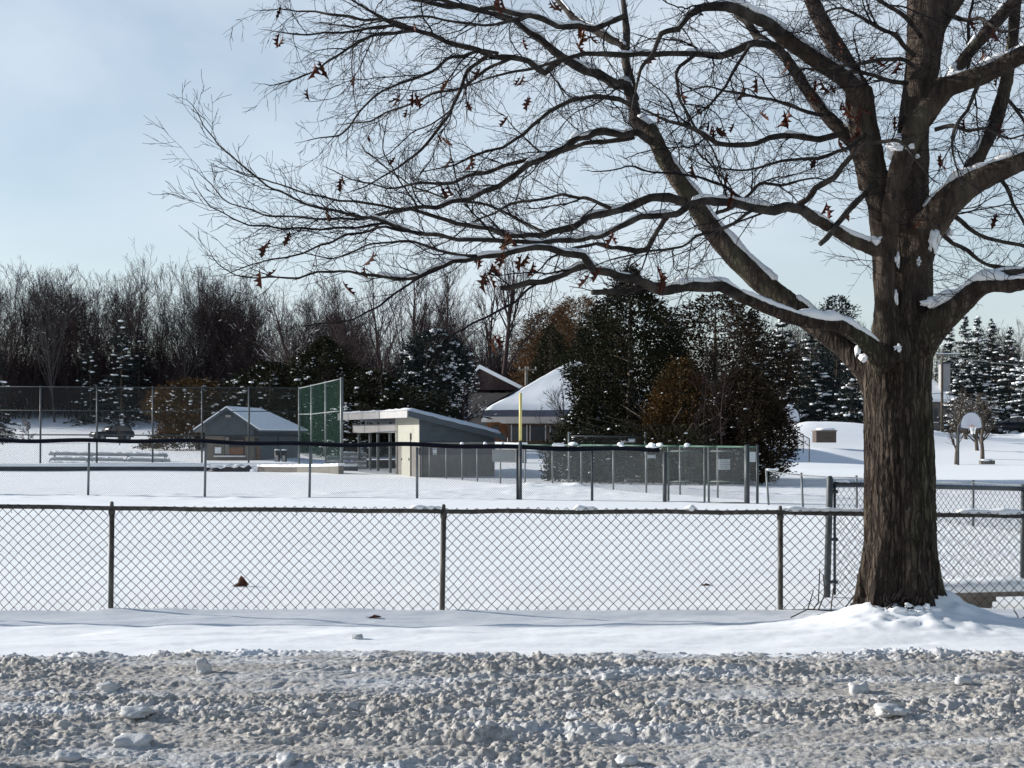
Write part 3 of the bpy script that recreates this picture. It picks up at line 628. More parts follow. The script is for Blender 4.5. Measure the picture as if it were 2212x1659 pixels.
    # epicormic twigs on the stems
    for k in ('T0', 'T1', 'T2', 'R2', 'R3', 'R3b', 'B', 'C', 'A', 'L1', 'R1', 'R4'):
        pos, r = paths[k]
        for _ in range(30 if k in ('B', 'A', 'C', 'R2', 'R1', 'R3b') else 14 if k != 'L1' else 10):
            i = g.integers(2, len(pos) - 1)
            if pos[i][2] < 2.7: continue
            a = g.uniform(0, 6.28); dd = np.array([math.cos(a), -abs(math.sin(a)) * .8, g.uniform(-.2, .7)])
            twig(pos[i] + dd * r[i] * .8, dd, g.uniform(.25, .8), .0042, 1, g.uniform(-.1, .15))
    mb = MB(); mb.segs(np.array(sA), np.array(sB), np.array(sra), np.array(srb), 3); mb.build('crown', M['twig'], root)
    print('OAK twig segments', len(sA))
    # snow on the stems and in the forks
    for k, thr, a, b, fl in (('L1', -1.0, .12, 1, .78), ('L2', -1.3, .10, 1, .95), ('L3', -.8, .16, 1, .9), ('R3', -1.0, .25, 1, .85), ('R3b', -.4, .05, .6, 1.05), ('R4', -1.1, .26, 1, .92), ('A', -1., .1, 1, .8), ('B', -.05, .1, .7, .7), ('C', .2, .1, .8, .6), ('R2', -1.0, .05, 1, .75), ('R1', -.3, .3, 1, .7), ('T2', -.1, .55, .95, .6)):
        pos, r = paths[k]; i0, i1 = int(a * len(pos)), int(b * len(pos))
        mb = MB(); snow_run(mb, pos[i0:i1], r[i0:i1], sum(map(ord, k)) + 5, thr, .80 if k not in ('R3b', 'T2', 'B') else .62, fl, 2.6, 10, par=root)
    forks = [(1938, 322, 20, 24, .28), (1889, 752, 16, 13, .3), (2021, 520, 11, 26, .3), (2008, 655, 18, 10, .33), (1940, 752, 10, 10, .33), (1966, 318, 14, 14, .34), (1893, 520, 14, 10, .25), (1853, 755, 6, 12, .35), (1938, 560, 5, 16, .30), (1985, 565, 5, 8, .3), (1935, 640, 4, 18, .3), (2010, 530, 5, 12, .2), (1980, 338, 7, 5, .36), (2058, 146, 8, 10, .4), (1828, 265, 7, 9, -.1), (2050, 500, 8, 10, .0), (1865, 772, 8, 10, .3)]
    for i, (x, y, w, h, dd) in enumerate(forks):
        c = P(x, y, DO - dd); bv, bf = ICO[3]
        kk = 1 + .75 * fbm(bv[:, 0] * 1.7 + i, bv[:, 1] * 1.7, bv[:, 2] * 1.7, 3, i)
        mb = MB(); mb.add(bv * kk[:, None] * np.array([w, (w + h) * .5, h]) * .85 / F * DO + np.array(c), bf); mb.build('snow_clump', M['snowcap'], root, True)
    # dead leaves
    leaves = [(610,88,2),(683,148,3),(665,200,1),(865,212,2),(893,207,3),(880,243,1),(735,393,2),(705,458,1),(575,537,1),(582,527,1),(598,590,1),(740,617,1),(788,585,1),(806,553,1),(952,412,1),(945,300,2),(1021,348,2),(1125,172,2),(1142,218,2),(1130,90,1),(1085,6,3),(1190,8,2),(1258,72,4),(1275,88,2),(1245,103,1),(1467,200,2),(1545,283,4),(1530,275,2),(1640,250,1),(1605,195,1),(1633,175,1),(1768,183,2),(1825,230,3),(1862,245,2),(1852,282,2),(1782,447,2),(1430,603,3),(1027,562,3),(1050,600,4),(1062,585,2),(1095,520,4),(1090,553,3),(1135,555,2),(1152,575,1),(1275,600,1),(1070,735,3),(1322,510,2),(1890,130,2),(2093,42,1),(1700,255,2),(767,175,1),(970,180,1),(1500,235,1),(1420,250,1),(1810,100,1),(2030,350,2),(1700,140,1)]
    out = [(0, 0), (.06, .05), (.20, .07), (.26, .24), (.36, .10), (.44, .12), (.52, .36), (.63, .14), (.70, .15), (.78, .27), (.85, .12), (1, .02)]; out = [(a, b * 1.25) for a, b in out]
    REST = MB()
    for q in g.choice(len(sA), 900, replace=False):
        pp = sA[q]; ox, oy = CX + pp[0] / pp[1] * F, YH - (pp[2] - CZ) / pp[1] * F
        if 560 < ox < 2200 and 0 < oy < 600 and sra[q] < .0025 and len(leaves) < 92: leaves.append((ox, oy + 14, 1, pp[1]))
    for x, y, m, *fixed in leaves:
        for j in range(m):
            D = 12 - 1.2 * (y > 450) * (x < 1500) + R.uniform(-.5, .5) - (.6 if x > 1600 else 0)
            if (x, y) == (1070, 735): D = 10.7
            if fixed: D = fixed[0]
            c = np.array(P(x + R.uniform(-7, 7) * (m > 1), y + R.uniform(-9, 4) * (m > 1) - 11, D))
            ln = R.uniform(.10, .155); tilt = R.uniform(-.45, .45); fold = R.uniform(.6, 1.3); az = R.uniform(0, 3.14); curl = R.uniform(-.9, .9)
            ax = np.array([math.sin(tilt), R.uniform(-.3, .3), -1.0]); ax /= np.linalg.norm(ax)
            sd = np.cross(ax, [math.cos(az), math.sin(az), 0]); sd /= np.linalg.norm(sd); nr = np.cross(ax, sd)
            V = []; Fq = []; nO = len(out)
            for t, w in out:
                mid = c + ax * ln * t + nr * ln * curl * t * t
                V += [mid + sd * w * ln * math.cos(fold) + nr * w * ln * math.sin(fold), mid + nr * .0, mid - sd * w * ln * math.cos(fold) + nr * w * ln * math.sin(fold)]
            for i in range(nO - 1):
                Fq += [[3 * i, 3 * i + 1, 3 * i + 4, 3 * i + 3], [3 * i + 1, 3 * i + 2, 3 * i + 5, 3 * i + 4]]
            mb = MB(); mb.add(V, Fq); mb.segs([c], [c - ax * .05], .0015, .0012, 3)
            if len(LEAFN) < 100: LEAFN.append(1); mb.build('dead_leaf', M['leaf'], root)
            else: REST.add(V, Fq)
    if REST.n: REST.build('small_leaves', M['leaf'], root)['kind'] = 'stuff'
    # dry ivy stems and snow crust at the foot
    mb = MB(); A, B = [], []
    for _ in range(90):
        x = R.uniform(1905, 2010); p = np.array(P(x, R.uniform(1295, 1338), DO - .33 + R.uniform(-.03, .05))); d = g.normal(size=3) * .05 + np.array([0, -.01, .03]); A.append(p); B.append(p + d)
    mb.segs(A, B, .006, .003, 4); mb.build('dry_stems', M['twig'], root)
    mb = MB(); Cn = np.array([P(R.uniform(1885, 2020), R.uniform(1304, 1336), DO - .36 + R.uniform(-.05, .03)) for _ in range(16)])
    mb.lumps(Cn, np.array([[R.uniform(.03, .08), R.uniform(.02, .05), R.uniform(.010, .026)] for _ in range(16)]), 5, 2, .4); mb.build('snow_clump', M['snowcap'], root, True)
LEAFN = []
def oakbark():
    m = mat('oak_trunk_bark', [(.032, .025, .021), (.068, .053, .043), (.125, .098, .078)], 5, (2.6, 2.6, .8), rough=.95, spec=.06)
    nt = m.node_tree; N = nt.nodes; L = nt.links; b = N['Principled BSDF']; src = b.inputs['Base Color'].links[0].from_socket
    tc = N.new('ShaderNodeTexCoord')
    def mapped(st):
        mp = N.new('ShaderNodeMapping'); mp.inputs['Scale'].default_value = st; L.new(tc.outputs['Object'], mp.inputs[0]); return mp.outputs[0]
    def noise(st, sc, det=5, dist=0):
        nz = N.new('ShaderNodeTexNoise'); nz.inputs['Scale'].default_value = sc; nz.inputs['Detail'].default_value = det; nz.inputs['Distortion'].default_value = dist; L.new(mapped(st), nz.inputs['Vector']); return nz
    def ramp(s, a, b_, pa, pb):
        rp = N.new('ShaderNodeValToRGB'); e = rp.color_ramp.elements; e[0].position = pa; e[1].position = pb; e[0].color = (a, a, a, 1); e[1].color = (b_, b_, b_, 1); L.new(s, rp.inputs[0]); return rp.outputs[0]
    def mixc(f, a, col, mode='MIX'):
        mx = N.new('ShaderNodeMix'); mx.data_type = 'RGBA'; mx.blend_type = mode; L.new(f, mx.inputs[0]); L.new(a, mx.inputs[6]); mx.inputs[7].default_value = (*col, 1); return mx.outputs[2]
    lich = ramp(noise((2.2, 2.2, .22), 1.6).outputs[0], 0, .6, .54, .68)
    col = mixc(lich, src, (.115, .118, .072))
    # furrowed plates: stretched cells bent by noise
    dn = noise((9, 9, 3.4), 1.5, 6); vm = N.new('ShaderNodeVectorMath'); vm.operation = 'MULTIPLY_ADD'; vm.inputs[1].default_value = (2.6, 2.6, 1.6); L.new(dn.outputs['Color'], vm.inputs[0]); L.new(mapped((25, 25, 2.3)), vm.inputs[2])
    vo = N.new('ShaderNodeTexVoronoi'); vo.feature = 'DISTANCE_TO_EDGE'; vo.inputs['Scale'].default_value = 1.0; L.new(vm.outputs[0], vo.inputs['Vector'])
    ht = ramp(vo.outputs['Distance'], 0, 1, .0, .26); ht2 = noise((26, 26, 7), 2.2, 7).outputs[0]
    sx = N.new('ShaderNodeSeparateXYZ'); L.new(tc.outputs['Object'], sx.inputs[0]); mr = N.new('ShaderNodeMapRange'); mr.inputs[1].default_value = 2.1; mr.inputs[2].default_value = 3.0; mr.inputs[3].default_value = 1.0; mr.inputs[4].default_value = .30; L.new(sx.outputs['Z'], mr.inputs[0])
    inv = N.new('ShaderNodeMath'); inv.operation = 'SUBTRACT'; inv.inputs[0].default_value = 1; L.new(ht, inv.inputs[1]); ml = N.new('ShaderNodeMath'); ml.operation = 'MULTIPLY'; L.new(inv.outputs[0], ml.inputs[0]); L.new(mr.outputs[0], ml.inputs[1])
    mk = N.new('ShaderNodeMath'); mk.operation = 'MULTIPLY'; mk.inputs[1].default_value = .7; L.new(ml.outputs[0], mk.inputs[0]); col = mixc(mk.outputs[0], col, (.014, .011, .010))
    L.new(col, b.inputs['Base Color'])
    hs = N.new('ShaderNodeMath'); hs.operation = 'MULTIPLY_ADD'; hs.inputs[1].default_value = .45; L.new(ht2, hs.inputs[0]); L.new(ht, hs.inputs[2])
    bp = N.new('ShaderNodeBump'); bp.inputs['Distance'].default_value = .022; L.new(mr.outputs[0], bp.inputs['Strength']); L.new(hs.outputs[0], bp.inputs['Height']); L.new(bp.outputs[0], b.inputs['Normal'])
    return m
M['oakbark'] = oakbark()
oak()
def dry_branch(name, pts, label, cat, seed, D):
    g = np.random.default_rng(seed); mb = MB(); A, B, ra = [], [], []
    for stem in pts:
        q = [P(x, y, D) for x, y in stem]
        for a, b in zip(q[:-1], q[1:]): A.append(a); B.append(b); ra.append(.006)
    mb.segs(np.array(A), np.array(B), np.array(ra), np.array(ra) * .8, 5); tag(mb.build(name, M['limb']), label, cat)
dry_branch('fallen_branch', [[(1708,1334),(1745,1316),(1830,1322),(1866,1313),(1890,1300)],[(1745,1316),(1756,1280),(1757,1275)],[(1757,1316),(1768,1300),(1771,1228)],[(1768,1318),(1782,1282),(1778,1240)],[(1818,1324),(1842,1290),(1870,1262)],[(1826,1318),(1848,1296),(1850,1282)],[(1838,1320),(1870,1310),(1882,1240)],[(1795,1318),(1800,1270)]], 'fallen dry branch lying on the snow left of the oak trunk', 'branch', 3, 12.05)
dry_branch('dry_weed', [[(2192,1352),(2202,1340),(2216,1330),(2240,1322)],[(2202,1340),(2196,1326),(2190,1318)],[(2206,1337),(2222,1344)],[(2216,1330),(2224,1316)]], 'dry weed poking out of the snow at the right edge', 'weed', 4, 12.1)
# fallen leaves on the snow
def ground_leaf(x, y, w, h, label, seed):
    D = CZ / ((y + h / 2 - YH) / F)
    for _ in range(5): D = (CZ - gz((x - CX) / F * D, D)) / ((y + h / 2 - YH) / F)
    c = np.array([(x - CX) / F * D, D, gz((x - CX) / F * D, D)]); k = D / F; g = np.random.default_rng(seed)
    pr = [(-.5, 0), (-.36, .25), (-.2, .35), (-.12, .7), (.02, 1), (.18, .85), (.33, .6), (.45, .3), (.5, .12)]
    V, Q = [], []
    for i, (a, b) in enumerate(pr):
        V += [c + [a * w * k, -.035, .004 + g.uniform(0, .006)], c + [a * w * k, g.uniform(-.01, .01), b * h * k], c + [a * w * k + .01, .04, .006 + b * .4 * h * k]]
    for i in range(len(pr) - 1): Q += [[3*i, 3*i+1, 3*i+4, 3*i+3], [3*i+1, 3*i+2, 3*i+5, 3*i+4]]
    mb = MB(); mb.add(V, Q); mb.segs([c + [-.5 * w * k, 0, .01]], [c + [-.75 * w * k, -.02, -.004]], .0025, .002, 4)
    tag(mb.build('fallen_leaf', M['leaf']), label, 'leaf', 'fallen leaves on the snow')
ground_leaf(520, 1255, 30, 24, 'large curled brown leaf standing on the snow behind the front fence', 1)
ground_leaf(808, 1331, 26, 7, 'flat brown leaf lying on the verge just below the front fence', 2)
ground_leaf(1524, 1262, 18, 5, 'thin reddish leaf on the snow behind the right hand fence panel', 3)
# ================================================================ ball field fences
def pipe(a, b, r, n=8): mb = MB(); mb.tube([a, b], r, n); return mb
def OD(x): return float(np.interp(x, [-400, 190, 1121, 1438, 1640], [39.9, 38.0, 35.0, 33.6, 32.6]))
BANDX = [-400, 0, 190, 447, 668, 901, 1121, 1279, 1438, 1640]; BANDY = [946, 949.5, 952, 954, 958.5, 962, 966, 968, 972, 975]
def outfield():
    root = thing('outfield_fence', (*P(700, 0, 36.4).xy, 0), 'chain-link outfield fence with a long black cap along its top edge', 'fence')
    xs = [-330, -65, 190, 442, 668, 901, 1118, 1279, 1436]
    for x in xs:
        g = GP(x, OD(x)); t = P(x + 2.5 * (x < 900), np.interp(x, BANDX, BANDY), OD(x))
        pipe((g.x, g.y, g.z - .3), (t.x, t.y, t.z - .05), .033 if x < 1400 else .05).build('post', M['galv'] if x < 1100 else M['darkpipe'], root, True)
    sx = np.arange(-400, 1428, 12.)
    sag = lambda x: 1.6 * math.sin(x * .027) + 1.2 * math.sin(x * .0107 + 1)
    pts = [P(x, np.interp(x, BANDX, BANDY) + sag(x), OD(x)) for x in sx]
    mb = MB(); mb.tube(pts, .056, 8); mb.build('black_cap', M['blackpad'], root, True)
    mb = MB(); xx = xs
    for i, (a, b) in enumerate(zip(xx[:-1], xx[1:])):
        pa, pb = GP(a, OD(a)), GP(b, OD(b)); ta, tb = P(a, np.interp(a, BANDX, BANDY), OD(a)).z, P(b, np.interp(b, BANDX, BANDY), OD(b)).z
        chainlink(mb, pa - Vector((0, 0, .03)), pb - Vector((0, 0, .03)), ta - pa.z, tb - pb.z, .062, .0017, 3, .006, 60 + i)
    mb.build('wire_mesh', M['galvwire'], root)
    mb = MB()
    for a, b in ((1188, 1222), (1322, 1352), (1395, 1424)):
        snow_run(mb, [P(x, np.interp(x, BANDX, BANDY) - 3.5, OD(x)) for x in np.arange(a, b, 3.)], .055, a, -.6, .3, .9, 5, par=root)
    for i, (xa, xb, xh) in enumerate(((1444, 1522, 0), (1531, 1610, 1))):
        lab = ('pipe gate leaf beside the thick post where the black cap ends', 'pipe gate leaf in front of the white notice board')[i]
        g0, g1 = GP(xa, OD(xa)), GP(xb, OD(xb)); gr = thing('pipe_gate', g0, lab, 'gate', 'outfield gate leaves')
        ta, tb = P(xa, 966, OD(xa)), P(xb, 966.5, OD(xb)); mb = MB()
        for g, t in ((g0, ta), (g1, tb)): mb.tube([(g.x, g.y, g.z + .02), (t.x, t.y, t.z)], .027, 8)
        for yy in (974.5, 1040, 1086):
            mb.tube([P(xa, yy, OD(xa)), P(xb, yy + .8, OD(xb))], .021, 8)
        mb.build('gate_frame', M['greenpipe'], gr, True)
        mb = MB(); chainlink(mb, g0 + Vector((0, 0, .03)), g1 + Vector((0, 0, .03)), ta.z - g0.z - .08, tb.z - g1.z - .08, .062, .0017, 3, .004, 70 + i); mb.build('wire_mesh', M['galvwire'], gr)
    for x, lab in ((1614, 'thick green gate post right of the pipe gates'), (1636, 'slim dark end post standing right of the pipe gates')):
        g = GP(x, OD(x)); t = P(x, 961, OD(x)); o = pipe((g.x, g.y, g.z - .2), t, .06 if x < 1620 else .033, 12).build('gate_post', M['darkpipe'], None, True); tag(o, lab, 'post')
    # foul pole
    g = GP(1124, 34.85); t = P(1124.5, 849, 34.85); m = P(1124, 952, 34.85)
    fp = thing('foul_pole', g, 'tall foul pole, yellow above the black fence cap and grey below', 'pole')
    pipe((g.x, g.y, g.z - .3), m, .042, 12).build('lower_pole', M['darkpipe'], fp, True); pipe(m, t, .037, 12).build('yellow_pole', M['yellow'], fp, True)
    a, b = P(1063, 971, 35.35), P(1114, 972, 35.1); c, d = P(1063, 997, 35.35), P(1114, 998, 35.1)
    mb = MB(); mb.extrude([c, d, b, a], Vector((0, .03, 0))); tag(mb.build('banner', mat('grey_banner', [(.20, .22, .235), (.26, .28, .295)], 3, rough=.7), None), 'grey blank banner tied to the fence left of the yellow foul pole', 'banner')
outfield()
FOUL = [(911, 54.0), (928, 53.8), (964, 52.6), (998.6, 51.0), (1031, 49.2), (1081, 47.2), (1134, 45.6), (1193.5, 44.4), (1256, 42.2), (1325, 40.2), (1396, 38.7), (1469, 37.4), (1550.4, 35.7), (1633, 34.2)]
def foulfence():
    root = thing('foul_line_fence', GP(1200, 44), 'waist high fence with dark green mesh running from the dugout to the pipe gates', 'fence')
    top = lambda x: float(np.interp(x, [911, 1134, 1325, 1640], [962, 961, 962, 966]))
    for i, (x, D) in enumerate(FOUL[:-1]):
        g = GP(x, D); t = P(x, top(x), D); pipe((g.x, g.y, g.z - .2), t, .026).build('post', M['galv'], root, True)
    mb = MB(); me = MB()
    for i, ((xa, Da), (xb, Db)) in enumerate(zip(FOUL[:-1], FOUL[1:])):
        a, b = GP(xa, Da), GP(xb, Db); ta, tb = P(xa, top(xa), Da), P(xb, top(xb), Db)
        (me if i > 4 else mb).tube([ta, tb], .03 if i > 6 else .022, 6)
        chainlink(MESHF, a - Vector((0, 0, .02)), b - Vector((0, 0, .02)), ta.z - a.z, tb.z - b.z, .062, .0018, 3, .004, 90 + i)
    mb.build('top_rail', M['galv'], root, True); me.build('green_top_rail', M['greenscreen'], root, True)
    MESHF.build('wire_mesh', M['galvwire'], root)
    for x, D, w in ((1340, 39.8, 9), (1408, 38.4, 12), (1425, 38.2, 14), (1484, 37, 9), (1238, 42.8, 14), (1048, 48.6, 8), (998, 51, 5), (1085, 47, 5)):
        c = np.array(P(x, top(x) - 2.5, D)); k = D / F; mb = MB(); mb.lumps(np.array([c]), [w * .8 * k, .07, 4.5 * k], int(x), 2, .15); mb.build('snow_cap', M['snowcap'], root, True)
    # tall panel behind
    r2 = thing('tall_fence_panel', GP(1310, 46.5), 'tall pipe framed mesh panel standing in front of the dark cedars', 'fence')
    for x in (1229, 1394): g = GP(x, 46.5); pipe((g.x, g.y, g.z - .2), P(x, 933, 46.5), .035).build('post', M['galv'], r2, True)
    pipe(P(1229, 942, 46.5), P(1394, 944, 46.5), .024).build('top_rail', M['darkpipe'], r2, True)
    mb = MB(); a, b = GP(1229, 46.5), GP(1394, 46.5); chainlink(mb, a, b, P(0, 942, 46.5).z - a.z, P(0, 944, 46.5).z - b.z, .10, .002, 3, .004, 120); mb.build('wire_mesh', M['darkpipe'], r2)
MESHF = MB()
foulfence()
def signboard(x0, x1, y0, y1, D, label, lines, name='sign', m='sign', frame=False):
    a = P(x0, y1, D); b = P(x1, y0, D); r = thing(name, ((a.x + b.x) / 2, D, a.z), label, 'sign')
    mb = MB(); mb.box(((a.x + b.x) / 2, D, (a.z + b.z) / 2), (b.x - a.x, .02, b.z - a.z)); mb.build('board', M[m], r)
    mb = MB(); w, h = b.x - a.x, b.z - a.z
    if frame:
        for z in (.05, .95): mb.box(((a.x + b.x) / 2, D - .013, a.z + h * z), (w * .98, .006, h * .07))
        for x in (.03, .97): mb.box((a.x + w * x, D - .013, a.z + h * .5), (w * .04, .006, h * .83))
    for i in range(lines):
        z = a.z + h * (.84 - .68 * i / max(1, lines - 1)) if lines > 1 else a.z + h * .5
        x = a.x + w * .12; k = R.uniform(.68, .78) * w; e = x + k
        while x < e:
            l = R.uniform(.05, .14) * w; mb.box((x + l / 2, D - .013, z), (l, .006, h * .42 / (lines * 1.6))); x += l + .02 * w
    if mb.n: mb.build('print', M['ink'], r)
    return r
signboard(1398, 1417, 981, 991.5, 38.45, 'small framed sign on the fence left of the thick gate post', 2, frame=True)
signboard(1357.5, 1372, 947, 957, 46.3, 'small white sign high on the tall mesh panel before the cedars', 2, frame=True)
signboard(1552, 1577, 992, 1014.5, 35.4, 'white notice with lines of small print on the right gate', 5)
signboard(1619.5, 1632, 976, 998, 34.2, 'pale blank panel between the two end posts by the gates', 0)
signboard(935, 943.5, 968, 982, 51.9, 'small white notice on the mesh beside the dugout wall', 2)
# sagging fence behind the oak
def sagging():
    root = thing('sagging_fence', GP(1800, 29.5), 'low sagging wire fence with leaning posts between the gates and the oak', 'fence')
    ps = [(1661.5, 1655, 1014, 32.2), (1735.4, 1731, 1024, 31.0), (1851, 1850, 1030, 28.7), (1972, 1972, 1036, 26.8), (2102, 2102, 1040, 24.6), (2250, 2249, 1047, 22.4), (2420, 2420, 1056, 20.4)]
    mb = MB(); rl = MB()
    for i, (xb, xt, yt, D) in enumerate(ps):
        g = GP(xb, D); t = P(xt, yt - 3, D); pipe((g.x, g.y, g.z - .2), t, .026).build('post', M['galv'], root, True)
        if i:
            xb0, xt0, yt0, D0 = ps[i - 1]; a = GP(xb0, D0); ta, tb = P(xt0, yt0 + 2, D0), P(xt, yt + 2, D); mid = (ta + tb) / 2 - Vector((0, 0, .015))
            rl.tube([ta, mid, tb], .013, 6); chainlink(mb, a - Vector((0, 0, .02)), g - Vector((0, 0, .02)), ta.z - a.z, tb.z - g.z, .062, .0017, 3, .01, 140 + i)
    rl.build('top_rail', M['galv'], root, True); mb.build('wire_mesh', M['galvwire'], root)
    mb = MB(); snow_run(mb, [P(x, 1015.5, 32.1) for x in np.arange(1655, 1690, 2.)], .03, 7, -.8, .3, 1, 3, par=root)
sagging()
# swung gate right of the oak
def swung_gate():
    Da, Db = 13.9, 15.6; a, b = GP(1791, Da), GP(2211, Db)
    root = thing('chain_link_gate', a, 'chain-link gate swung back behind the oak, hung on a thick steel post', 'gate')
    ta = P(1793, 1028, Da); mb = MB(); mb.tube([(a.x - .03, a.y, a.z - .3), (ta.x, ta.y, ta.z - .03), (ta.x, ta.y, ta.z)], [.034, .034, .016], 12); mb.build('hinge_post', M['darkpipe'], root, True)
    tb = P(2211, 1046, Db); pipe((b.x - .01, b.y, b.z - .2), tb, .03, 10).build('latch_post', M['darkpipe'], root, True)
    A0, A1 = P(1803, 1046, Da), P(1803, 1285, Da); B0 = P(2207, 1056, Db)
    mb = MB(); mb.tube([A0, B0], .026, 10); mb.build('top_rail', M['darkpipe'], root, True)
    mb = MB(); mb.tube([A0, A1], .014, 8); mb.build('frame_bar', M['darkpipe'], root, True)
    mb = MB()
    for y in (1062, 1165, 1257): q = P(1800, y, Da); mb.tube([q + Vector((-.05, 0, 0)), q + Vector((.035, -.01, 0))], .016, 8); mb.lumps(np.array([q + Vector((.03, -.02, 0))]), [.018, .018, .022], 3, 1, .1)
    mb.build('hinge', M['darkpipe'], root, True)
    mb = MB(); g0 = Vector((A0.x, Da, a.z + .03)); g1 = Vector((B0.x, Db, b.z + .03)); chainlink(mb, g0, g1, A0.z - g0.z, B0.z - g1.z, .083, .0023, 4, .008, 150, .03); mb.build('wire_mesh', M['wire'], root)
    mb = MB(); dx = lambda x: Da + (Db - Da) * (x - 1803) / 404
    snow_run(mb, [P(x, np.interp(x, [1803, 2207], [1046, 1056]), dx(x)) for x in np.arange(1806, 1872, 3.)], .03, 9, -.1, .6, 1, 4, par=root)
swung_gate()
def bench():
    D = 13.35; a, b = P(1990, 1281, D), P(2330, 1273, D)
    root = thing('bench', (a.x, D, gz(a.x, D)), 'low weathered bench buried in snow behind the fence right of the oak', 'bench')
    mb = MB(); mb.hull8([(a.x, D - .15, a.z - .035), (b.x, D - .15, b.z - .035), (b.x, D + .16, b.z - .035), (a.x, D + .16, a.z - .035)], [(a.x, D - .15, a.z + .012), (b.x, D - .15, b.z + .012), (b.x, D + .16, b.z + .012), (a.x, D + .16, a.z + .012)])
    mb.build('seat', M['greywood'], root)
    for x in (2110, 2420):
        c = P(x, 1279, D); g = gz(c.x, D); mb = MB()
        mb.box((c.x, D, c.z - .055), (.30, .2, .05)); mb.hull8([(c.x - .09, D - .08, g - .15), (c.x + .09, D - .08, g - .15), (c.x + .09, D + .08, g - .15), (c.x - .09, D + .08, g - .15)], [(c.x - .12, D - .09, c.z - .08), (c.x + .12, D - .09, c.z - .08), (c.x + .12, D + .09, c.z - .08), (c.x - .12, D + .09, c.z - .08)])
        mb.build('support', M['greywood'], root)
    n = 60; xs = np.linspace(a.x, b.x, n); mb = MB(); V = []
    for i, x in enumerate(xs):
        z = a.z + (b.z - a.z) * i / (n - 1) + .012; h = .105 + .02 * fbm(x * 3, 0, 0, 3, 5); w = .01 * vnoise(x * 6, 1, 0, 6)
        for yy, zz in ((-.155 - w, .0), (-.165 - w, .35), (-.15, .75), (-.08, .97), (.05, 1), (.16, .8), (.17, 0)): V.append((x, D + yy, z + h * zz))
    k = 7; Q = [[i * k + j, (i + 1) * k + j, (i + 1) * k + j + 1, i * k + j + 1] for i in range(n - 1) for j in range(k - 1)]
    mb.add(V, Q, [list(range(k))], ); mb.build('snow_cover', M['snowcap'], root, True)
bench()
# backstop
def backstop():
    D = 64.5; xs = [-160, -38, 87, 209, 329.5, 436, 537, 646]; ytop = lambda x: 833 + (x - 0) * .004
    root = thing('backstop_fence', GP(330, D), 'tall thin backstop fence of grey poles and wire behind the bleacher', 'fence')
    for x in xs:
        g = GP(x, D); pipe((g.x, g.y, g.z - .3), P(x + 1, ytop(x), D), .045).build('post', M['darkpipe'] if x < 600 else M['galv'], root, True)
    for y in (835, 886, 938.5):
        mb = MB(); mb.tube([P(-170, y - .5, D), P(646, y + 3, D)], .022 if y < 930 else .035, 6); mb.build('rail', M['darkpipe'], root, True)
    mb = MB(); g0, g1 = GP(-160, D), GP(646, D); chainlink(mb, g0, g1, P(0, 835, D).z - g0.z, P(0, 837, D).z - g1.z, .11, .0021, 3, .004, 160); mb.build('wire_mesh', M['darkpipe'], root)
    r2 = thing('green_backstop', GP(738, 57.4), 'dark green netted backstop panel in a pale pipe frame left of the dugout', 'backstop')
    ps = [(646, 64.5, 836), (673, 61.9, 830), (703.5, 59.8, 823), (738, 57.4, 815)]
    for x, D, y in ps: g = GP(x, D); pipe((g.x, g.y, g.z - .2), P(x, y, D), .04 if x < 730 else .065, 10).build('post', M['galv'], r2, True)
    for t, m in ((0, 0), (.34, 0), (.70, 0)):
        mb = MB(); q = []
        for x, D, y in ps: g = GP(x, D); z = P(x, y + 3, D).z; q.append((g.x, g.y, z + (g.z - z) * t))
        mb.tube(q, .026, 8); mb.build('rail', M['galv'], r2, True)
    nm = mat('green_netting', [(.012, .026, .022), (.02, .038, .032)], 4, rough=.8); nt = nm.node_tree; b = nt.nodes['Principled BSDF']; b.inputs['Alpha'].default_value = .52; b.inputs['Specular IOR Level'].default_value = 0
    mb = MB(); 
    for (xa, Da, ya), (xb, Db, yb) in zip(ps[:-1], ps[1:]):
        a, b = GP(xa, Da), GP(xb, Db); ta, tb = P(xa, ya + 3, Da), P(xb, yb + 3, Db); mb.add([a + Vector((0, 0, .5)), b + Vector((0, 0, .5)), tb, ta], [[0, 1, 2, 3]])
    mb.build('netting', nm, r2)
backstop()
